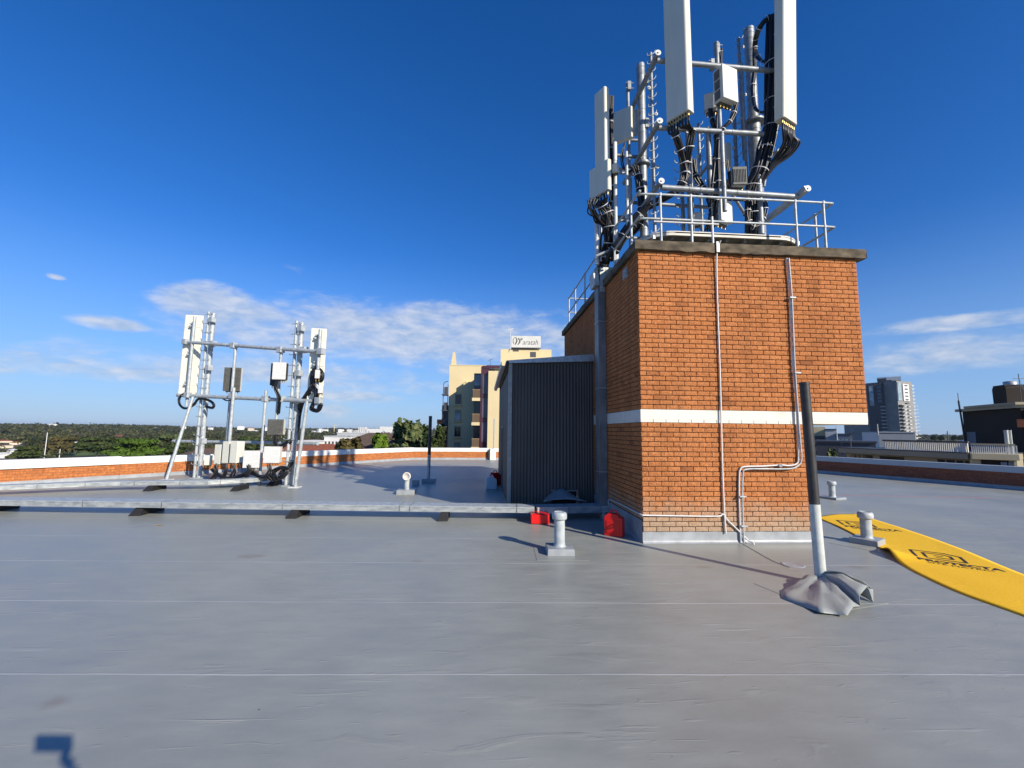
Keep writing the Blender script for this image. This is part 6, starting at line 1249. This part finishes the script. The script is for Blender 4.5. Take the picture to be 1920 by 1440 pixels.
for k in range(3): mb = MB(); a = P(-2.2+k*1.8, -.1, 2.6); b_ = P(-1.2+k*1.8, -.1, 4.0); mb.hexa([P(-2.2+k*1.8, -.1, 2.6), P(-1.2+k*1.8, -.1, 2.6), P(-1.2+k*1.8, 0, 2.6), P(-2.2+k*1.8, 0, 2.6), P(-2.2+k*1.8, -.1, 4), P(-1.2+k*1.8, -.1, 4), P(-1.2+k*1.8, 0, 4), P(-2.2+k*1.8, 0, 4)]); build('window', mb, TWHITE, r)
house('wide red tiled roof behind the right mast of the small frame', 580, 834, 95, 22, 4, 12, PINKB, ROOFR, group=None); house('long brown roof left of the white flats', 585, 824, 125, 14, 4, 10, BEIGE, ROOFD, group=None)
house('dark brown roof behind the low boxes of the small frame', 395, 842, 130, 14, 4, 10, BEIGE, ROOFD, group=None)
simple('white_flats', 'white flat-roofed flats with square dark windows behind the brown-green tree', 608, 635, 819, 115, TWHITE, dep=12, win=(4, 3, .5, 2.0), roofm=LGREY)
simple('grey_hall', 'wide pale grey flat-roofed hall behind the white flats', 632, 672, 812, 180, LGREY, dep=20, roofm=TWHITE); simple('small_white_flats', 'small white block at the right end of the grey hall', 668, 686, 819, 130, TWHITE, dep=10, win=(3, 2, .5, 2.0), roofm=LGREY)
simple('white_high_block', 'distant pair-topped white high block on the horizon', 672, 685, 801, 1500, TWHITE, dep=20, win=(3, 4, .4, 2.0), roofm=TWHITE); simple('white_mall', 'long low white building on the horizon beside the white high block', 687, 716, 804, 1500, TWHITE, dep=30, roofm=LGREY); simple('white_mall', 'small white roof on the skyline above the lime green tree', 712, 736, 800, 1700, TWHITE, dep=30, roofm=TWHITE)
simple('white_awning_building', 'white flat roof strip right of the small frame mast', 560, 594, 828, 110, TWHITE, dep=8, ybot=833, roofm=TWHITE)
kinds = [('white walled house with grey roof', TWHITE, LGREY), ('cream house with red tiled roof', CREAMW, ROOFR), ('cream house with brown roof', CREAMW, ROOFD), ('white house with white metal roof', TWHITE, TWHITE)]
spots = [(20, 808, 2), (20, 817, 3), (8, 826, 1), (30, 829, 1), (12, 834, 2), (80, 812, 0), (100, 796, 3), (158, 799, 2), (142, 815, 1), (193, 808, 3), (225, 817, 1), (290, 803, 3), (303, 809, 3), (136, 830, 3), (160, 839, 0), (5, 850, 3), (30, 843, 3),
         (345, 800, 0), (360, 806, 2), (395, 803, 3), (410, 810, 0), (452, 800, 3), (470, 803, 1), (480, 808, 3), (500, 802, 3), (530, 806, 0), (545, 803, 3), (590, 809, 0), (598, 811, 3), (603, 805, 3), (640, 806, 3), (655, 806, 3), (667, 808, 3), (610, 806, 0), (1812, 822, 3)]
for (px, py, k) in spots:
    lab, wm_, rmm = kinds[k]; el_ = (py-797-max(0, (px-100))*.0125)/FPX; D_ = min(1800, max(230, 21/max(.008, el_)))
    if px > 1000: D_ = 900
    s_ = min(1.7, max(.8, D_/480)*.9); house(lab+' among the far trees', px, py-1.5, D_, (9+6*rh.random())*s_, 3.4*s_, 8*s_, wm_, rmm, rh.random() < .6, (rh.random()-.5)*1.2)
for o_ in list(COL.objects):
    if o_.name.startswith('house') and o_.get('group'): o_['group'] = o_['label'].replace(' among the far trees', '')+'s among the far trees'
rg = np.random.default_rng(5); cs = []; lf_ = []
bands_ = [(330, 700, 1500, 40), (700, 1300, 2300, 24), (1300, 2400, 3000, 13), (2400, 3900, 3200, 8)]
parts = []
for bi, (r0, r1, n_, per) in enumerate(bands_):
    r = np.sqrt(rg.random(n_)*(r1**2-r0**2)+r0**2); azs = rg.random(n_)*R_(58)+R_(-54); sel = rg.random(n_) < .22; azs[sel] = rg.random(sel.sum())*R_(20)+R_(38)
    cc = []; sz = []
    fp0 = PZ(150, 848, -22.6)
    for ri, ai in zip(r, azs):
        x, y = ri*math.sin(ai), ri*math.cos(ai)
        if bi == 0 and ai < R_(-36) and abs(math.degrees(ai)-math.degrees(math.atan2(fp0.x, fp0.y))) < 4.4 and ri < 475: continue
        if bi == 0 and ai > R_(36) and ri < 500: continue
        if any(abs(ai-ha) < hw_ and hr-hcl < ri < hr+14 for ha, hw_, hr, hcl in HOUSES): continue
        sc_ = (1 if bi < 2 else 1.5 if bi == 2 else 2.0); rx = (4.0+6.5*rg.random()**1.6)*sc_; rz = (4.5+4.5*rg.random()**1.5)*(1 if bi < 3 else 1.25)
        if rg.random() < .06: rz *= 1.5
        cc.append((x, y, ground_z(ri, ai)+rz*.3, rx, rz, np.clip(rg.normal(.45, .22)+.12*mnoise.noise((x*.004, y*.004, 0)), .05, .95))); sz.append((.75, 1.3, 2.6, 4.5)[bi])
    V, tn = cloud_of_leaves(cc, per, np.array(sz), bi); parts.append((V, tn))
V = np.concatenate([p[0] for p in parts]); tn = np.concatenate([p[1] for p in parts]); leaf_obj('far_woodland', V, tn, WOOD, kind='stuff')
# hill line on the right horizon
mb = MB(); n = 60; vs = []
for i in range(n+1):
    a = R_(30+35*i/n); rr_ = 2600; h_ = 2+10*mnoise.noise((i*.35, 0, 0))+5*mnoise.noise((i*1.3, 2, 0)); vs += [(rr_*math.sin(a), rr_*math.cos(a), -25), (rr_*.98*math.sin(a), rr_*.98*math.cos(a), h_*.6), ((rr_+400)*math.sin(a), (rr_+400)*math.cos(a), h_), ((rr_+500)*math.sin(a), (rr_+500)*math.cos(a), -25)]
mb.add(vs, [(i*4+k, i*4+4+k, i*4+5+k, i*4+1+k) for i in range(n) for k in range(3)], True); build('distant_hill', mb, mat('blue_green_hill', (.030, .040, .028), .95, 0, .4, .01, world=True), kind='structure')
mh, th_, bh_ = newmat('thin_air_haze'); th_.nodes.remove(bh_); pv = nn(th_, 'ShaderNodeVolumePrincipled'); pv.inputs['Color'].default_value = (.80, .88, 1, 1); pv.inputs['Density'].default_value = 4.5e-5; pv.inputs['Anisotropy'].default_value = .2
th_.links.new(pv.outputs[0], th_.nodes['Material Output'].inputs['Volume'])
mb = MB(); mb.box(-9500, 9500, -9500, 9500, -80, 42); build('haze', mb, mh, kind='stuff')
# ================= PHOTOGRAPHER (casts the shadow at lower left) =================
F2 = Vector((vF.x, vF.y, 0)).normalized(); S2 = Vector((F2.y, -F2.x, 0))
pc = CAM-vF*.012-vR*.0; ph = thing('phone', 'dark phone held up in the right hand of the photographer', 'phone', pc)
mb = MB(); o = pc-vR*.105-vU*.062; mb.hexa([o, o+vR*.190, o+vR*.190-vF*.012, o-vF*.012, o+vU*.10, o+vR*.190+vU*.10, o+vR*.190-vF*.012+vU*.10, o-vF*.012+vU*.10]); build('phone_body', mb, PHONE, ph, bevel=.003)
def skin_mesh(nm, chains, matl, parent, root_first=True, sub=2):
    me = bpy.data.meshes.new(nm); V, E, Rr = [], [], []
    def key(p): 
        for i, q in enumerate(V):
            if (q-p).length < 1e-4: return i
        V.append(p); Rr.append(None); return len(V)-1
    for ch in chains:
        prev = None
        for (p, r) in ch:
            i = key(Vector(p)); Rr[i] = Rr[i] or r
            if prev is not None: E.append((prev, i))
            prev = i
    base = ROOT[parent]; me.from_pydata([v-base for v in V], E, []); o = bpy.data.objects.new(nm, me); COL.objects.link(o); o.parent = parent; ROOT[o] = base
    m_ = o.modifiers.new('skin', 'SKIN'); m_.use_smooth_shade = True; m_.branch_smoothing = .6
    for i, r in enumerate(Rr): me.skin_vertices[0].data[i].radius = (r, r) if not isinstance(r, tuple) else r
    me.skin_vertices[0].data[0].use_root = True
    s_ = o.modifiers.new('sub', 'SUBSURF'); s_.levels = s_.render_levels = sub; me.materials.append(matl); return o
def W_(s, f, z): return Vector((0, 0, 0))+S2*s+F2*f+Vector((0, 0, z))
person = thing('person', 'photographer in a navy shirt holding a phone up in front of the face', 'person', W_(.12, -.42, 0))
pel, che, nk = W_(.12, -.44, .98), W_(.12, -.43, 1.36), W_(.12, -.40, 1.53); shl, shr = W_(-.07, -.42, 1.46), W_(.31, -.42, 1.46)
elL, elR = W_(-.16, -.46, 1.17), W_(.38, -.24, 1.56); wrL, wrR = W_(-.17, -.38, .94), W_(.165, -.06, 1.80)
body_ = skin_mesh('body', [[(pel, (.15, .11)), (che, (.17, .115)), (nk, .06), (W_(.12, -.385, 1.60), .055)], [(che, .1), (shl, .075), (elL, .045), (wrL, .028)], [(che, .1), (shr, .075), (elR, .045), (wrR, .028)],
      [(pel, .1), (W_(.02, -.44, .90), .09), (W_(.0, -.42, .50), .060), (W_(-.01, -.46, .10), .042), (W_(-.01, -.46, .05), .045)], [(pel, .1), (W_(.22, -.44, .90), .09), (W_(.24, -.42, .50), .060), (W_(.26, -.46, .10), .042), (W_(.26, -.46, .05), .045)]], SKIN, person)
sh = skin_mesh('shirt', [[(W_(.12, -.44, .93), (.175, .13)), (W_(.12, -.435, 1.15), (.17, .125)), (che, (.185, .13)), (W_(.12, -.41, 1.50), .085)], [(che, .1), (shl, .088), ((shl+elL)/2, .068)], [(che, .1), (shr, .088), ((shr+elR)/2, .068)]], CLOTH, person)
skin_mesh('trousers', [[(W_(.12, -.44, .98), (.165, .125)), (W_(.02, -.44, .86), .105), (W_(.0, -.42, .50), .078), (W_(-.01, -.46, .10), .062)], [(W_(.12, -.44, .98), .1), (W_(.22, -.44, .86), .105), (W_(.24, -.42, .50), .078), (W_(.26, -.46, .10), .062)]], CLOTHP, person)
for s_ in (-.01, .26): mb = MB(); mb.lathe(W_(s_, -.40, .0), [(.001, .0), (.055, .0), (.06, .03), (.05, .07), (.045, .10), (.001, .11)], 16); mb.lathe(W_(s_, -.32, .0), [(.001, .0), (.048, .0), (.05, .03), (.035, .06), (.001, .07)], 16); build('shoe', mb, SHOE, person)
hd = W_(.12, -.37, 1.72); mb = MB(); K = 20; vs = []
prof = [(.0, -.125), (.045, -.12), (.065, -.09), (.074, -.05), (.080, .0), (.082, .045), (.074, .085), (.05, .112), (.0, .122)]
for r, z in prof:
    for i in range(K):
        a = 2*math.pi*i/K; ff = math.cos(a); nose = .022*max(0, ff)**14*(1 if -.05 < z < .0 else 0); eye = -.010*(max(0, math.cos(a-.38))**30+max(0, math.cos(a+.38))**30)*(1 if -.02 < z < .05 else 0); mo = .004*max(0, ff)**8*(1 if -.1 < z < -.06 else 0)
        vs.append(hd+S2*(r*math.sin(a)*.92)+F2*(r*1.18*ff+nose+eye+mo)+Vector((0, 0, z)))
mb.add(vs, [(k*K+i, k*K+(i+1) % K, (k+1)*K+(i+1) % K, (k+1)*K+i) for k in range(len(prof)-1) for i in range(K)], True); build('head', mb, SKIN, person)
for s_ in (-1, 1):
    mb = MB(); mb.lathe(hd+S2*.078*s_-F2*.005, [(.001, -.03), (.014, -.02), (.017, .012), (.010, .028), (.001, .03)], 10); build('ear', mb, SKIN, person)
    mb = MB(); mb.lathe(hd+S2*.031*s_+F2*.082+Vector((0, 0, .012)), [(.001, -.011), (.011, -.005), (.013, 0), (.011, .005), (.001, .011)], 10); build('eye', mb, TWHITE, person)
mb = MB(); mb.box(0, 0, 0, 0, 0, 0) if False else None
c = hd+F2*.088+Vector((0, 0, -.068)); mb.beam(c-S2*.022, c+S2*.022, .010, .012); build('mouth', mb, mat('lips', (.35, .12, .10), .6), person)
mb = MB(); vs = []
for r, z in [(.088, -.03), (.092, .03), (.088, .08), (.065, .118), (.02, .136), (.0, .137)]:
    for i in range(K): a = 2*math.pi*i/K; ff = math.cos(a); zz = z+(.055 if ff > .3 and z < .06 else 0); vs.append(hd+S2*(r*math.sin(a)*.95)+F2*(r*1.15*ff-.004)+Vector((0, 0, zz)))
mb.add(vs, [(k*K+i, k*K+(i+1) % K, (k+1)*K+(i+1) % K, (k+1)*K+i) for k in range(5) for i in range(K)], True); build('hair', mb, HAIR, person)
for s_, wr_ in ((-1, wrL), (1, wrR)):
    if s_ < 0:
        ch = [[(wr_, .027), (wr_-Vector((0, 0, .05)), .03), (wr_-Vector((0, 0, .09)), .028)]]
        for k in range(4): b0 = wr_+Vector((0, 0, -.10))+F2*(.030-.02*k); ch.append([(wr_-Vector((0, 0, .09)), .028), (b0, .0095), (b0+Vector((0, 0, -.035))+S2*.008, .009), (b0+Vector((0, 0, -.065))+S2*.02, .008)])
        ch.append([(wr_-Vector((0, 0, .05)), .03), (wr_+F2*.045-Vector((0, 0, .06)), .0105), (wr_+F2*.055-Vector((0, 0, .10)), .0095)]); skin_mesh('hand', ch, SKIN, person); continue
    pal = pc+vR*.092-vU*.048-vF*.018; ch = [[(wr_, .027), (pal-vU*.03-vF*.02, .026), (pal, .022)]]
    for k in range(4): b0 = pal+vU*(.0+.021*k)+vR*.006*s_; ch.append([(pal, .02), (b0+vF*.022+vR*.004*s_, .0095), (b0+vF*.036-vR*.020*s_, .009), (b0+vF*.0325-vR*(.040-.003*k)*s_, .008)])
    ch.append([(pal, .02), (pal+vU*.03-vF*.014-vR*.01*s_, .0105), (pal+vU*.05-vF*.010-vR*.034*s_, .009)])
    skin_mesh('hand', ch, SKIN, person)
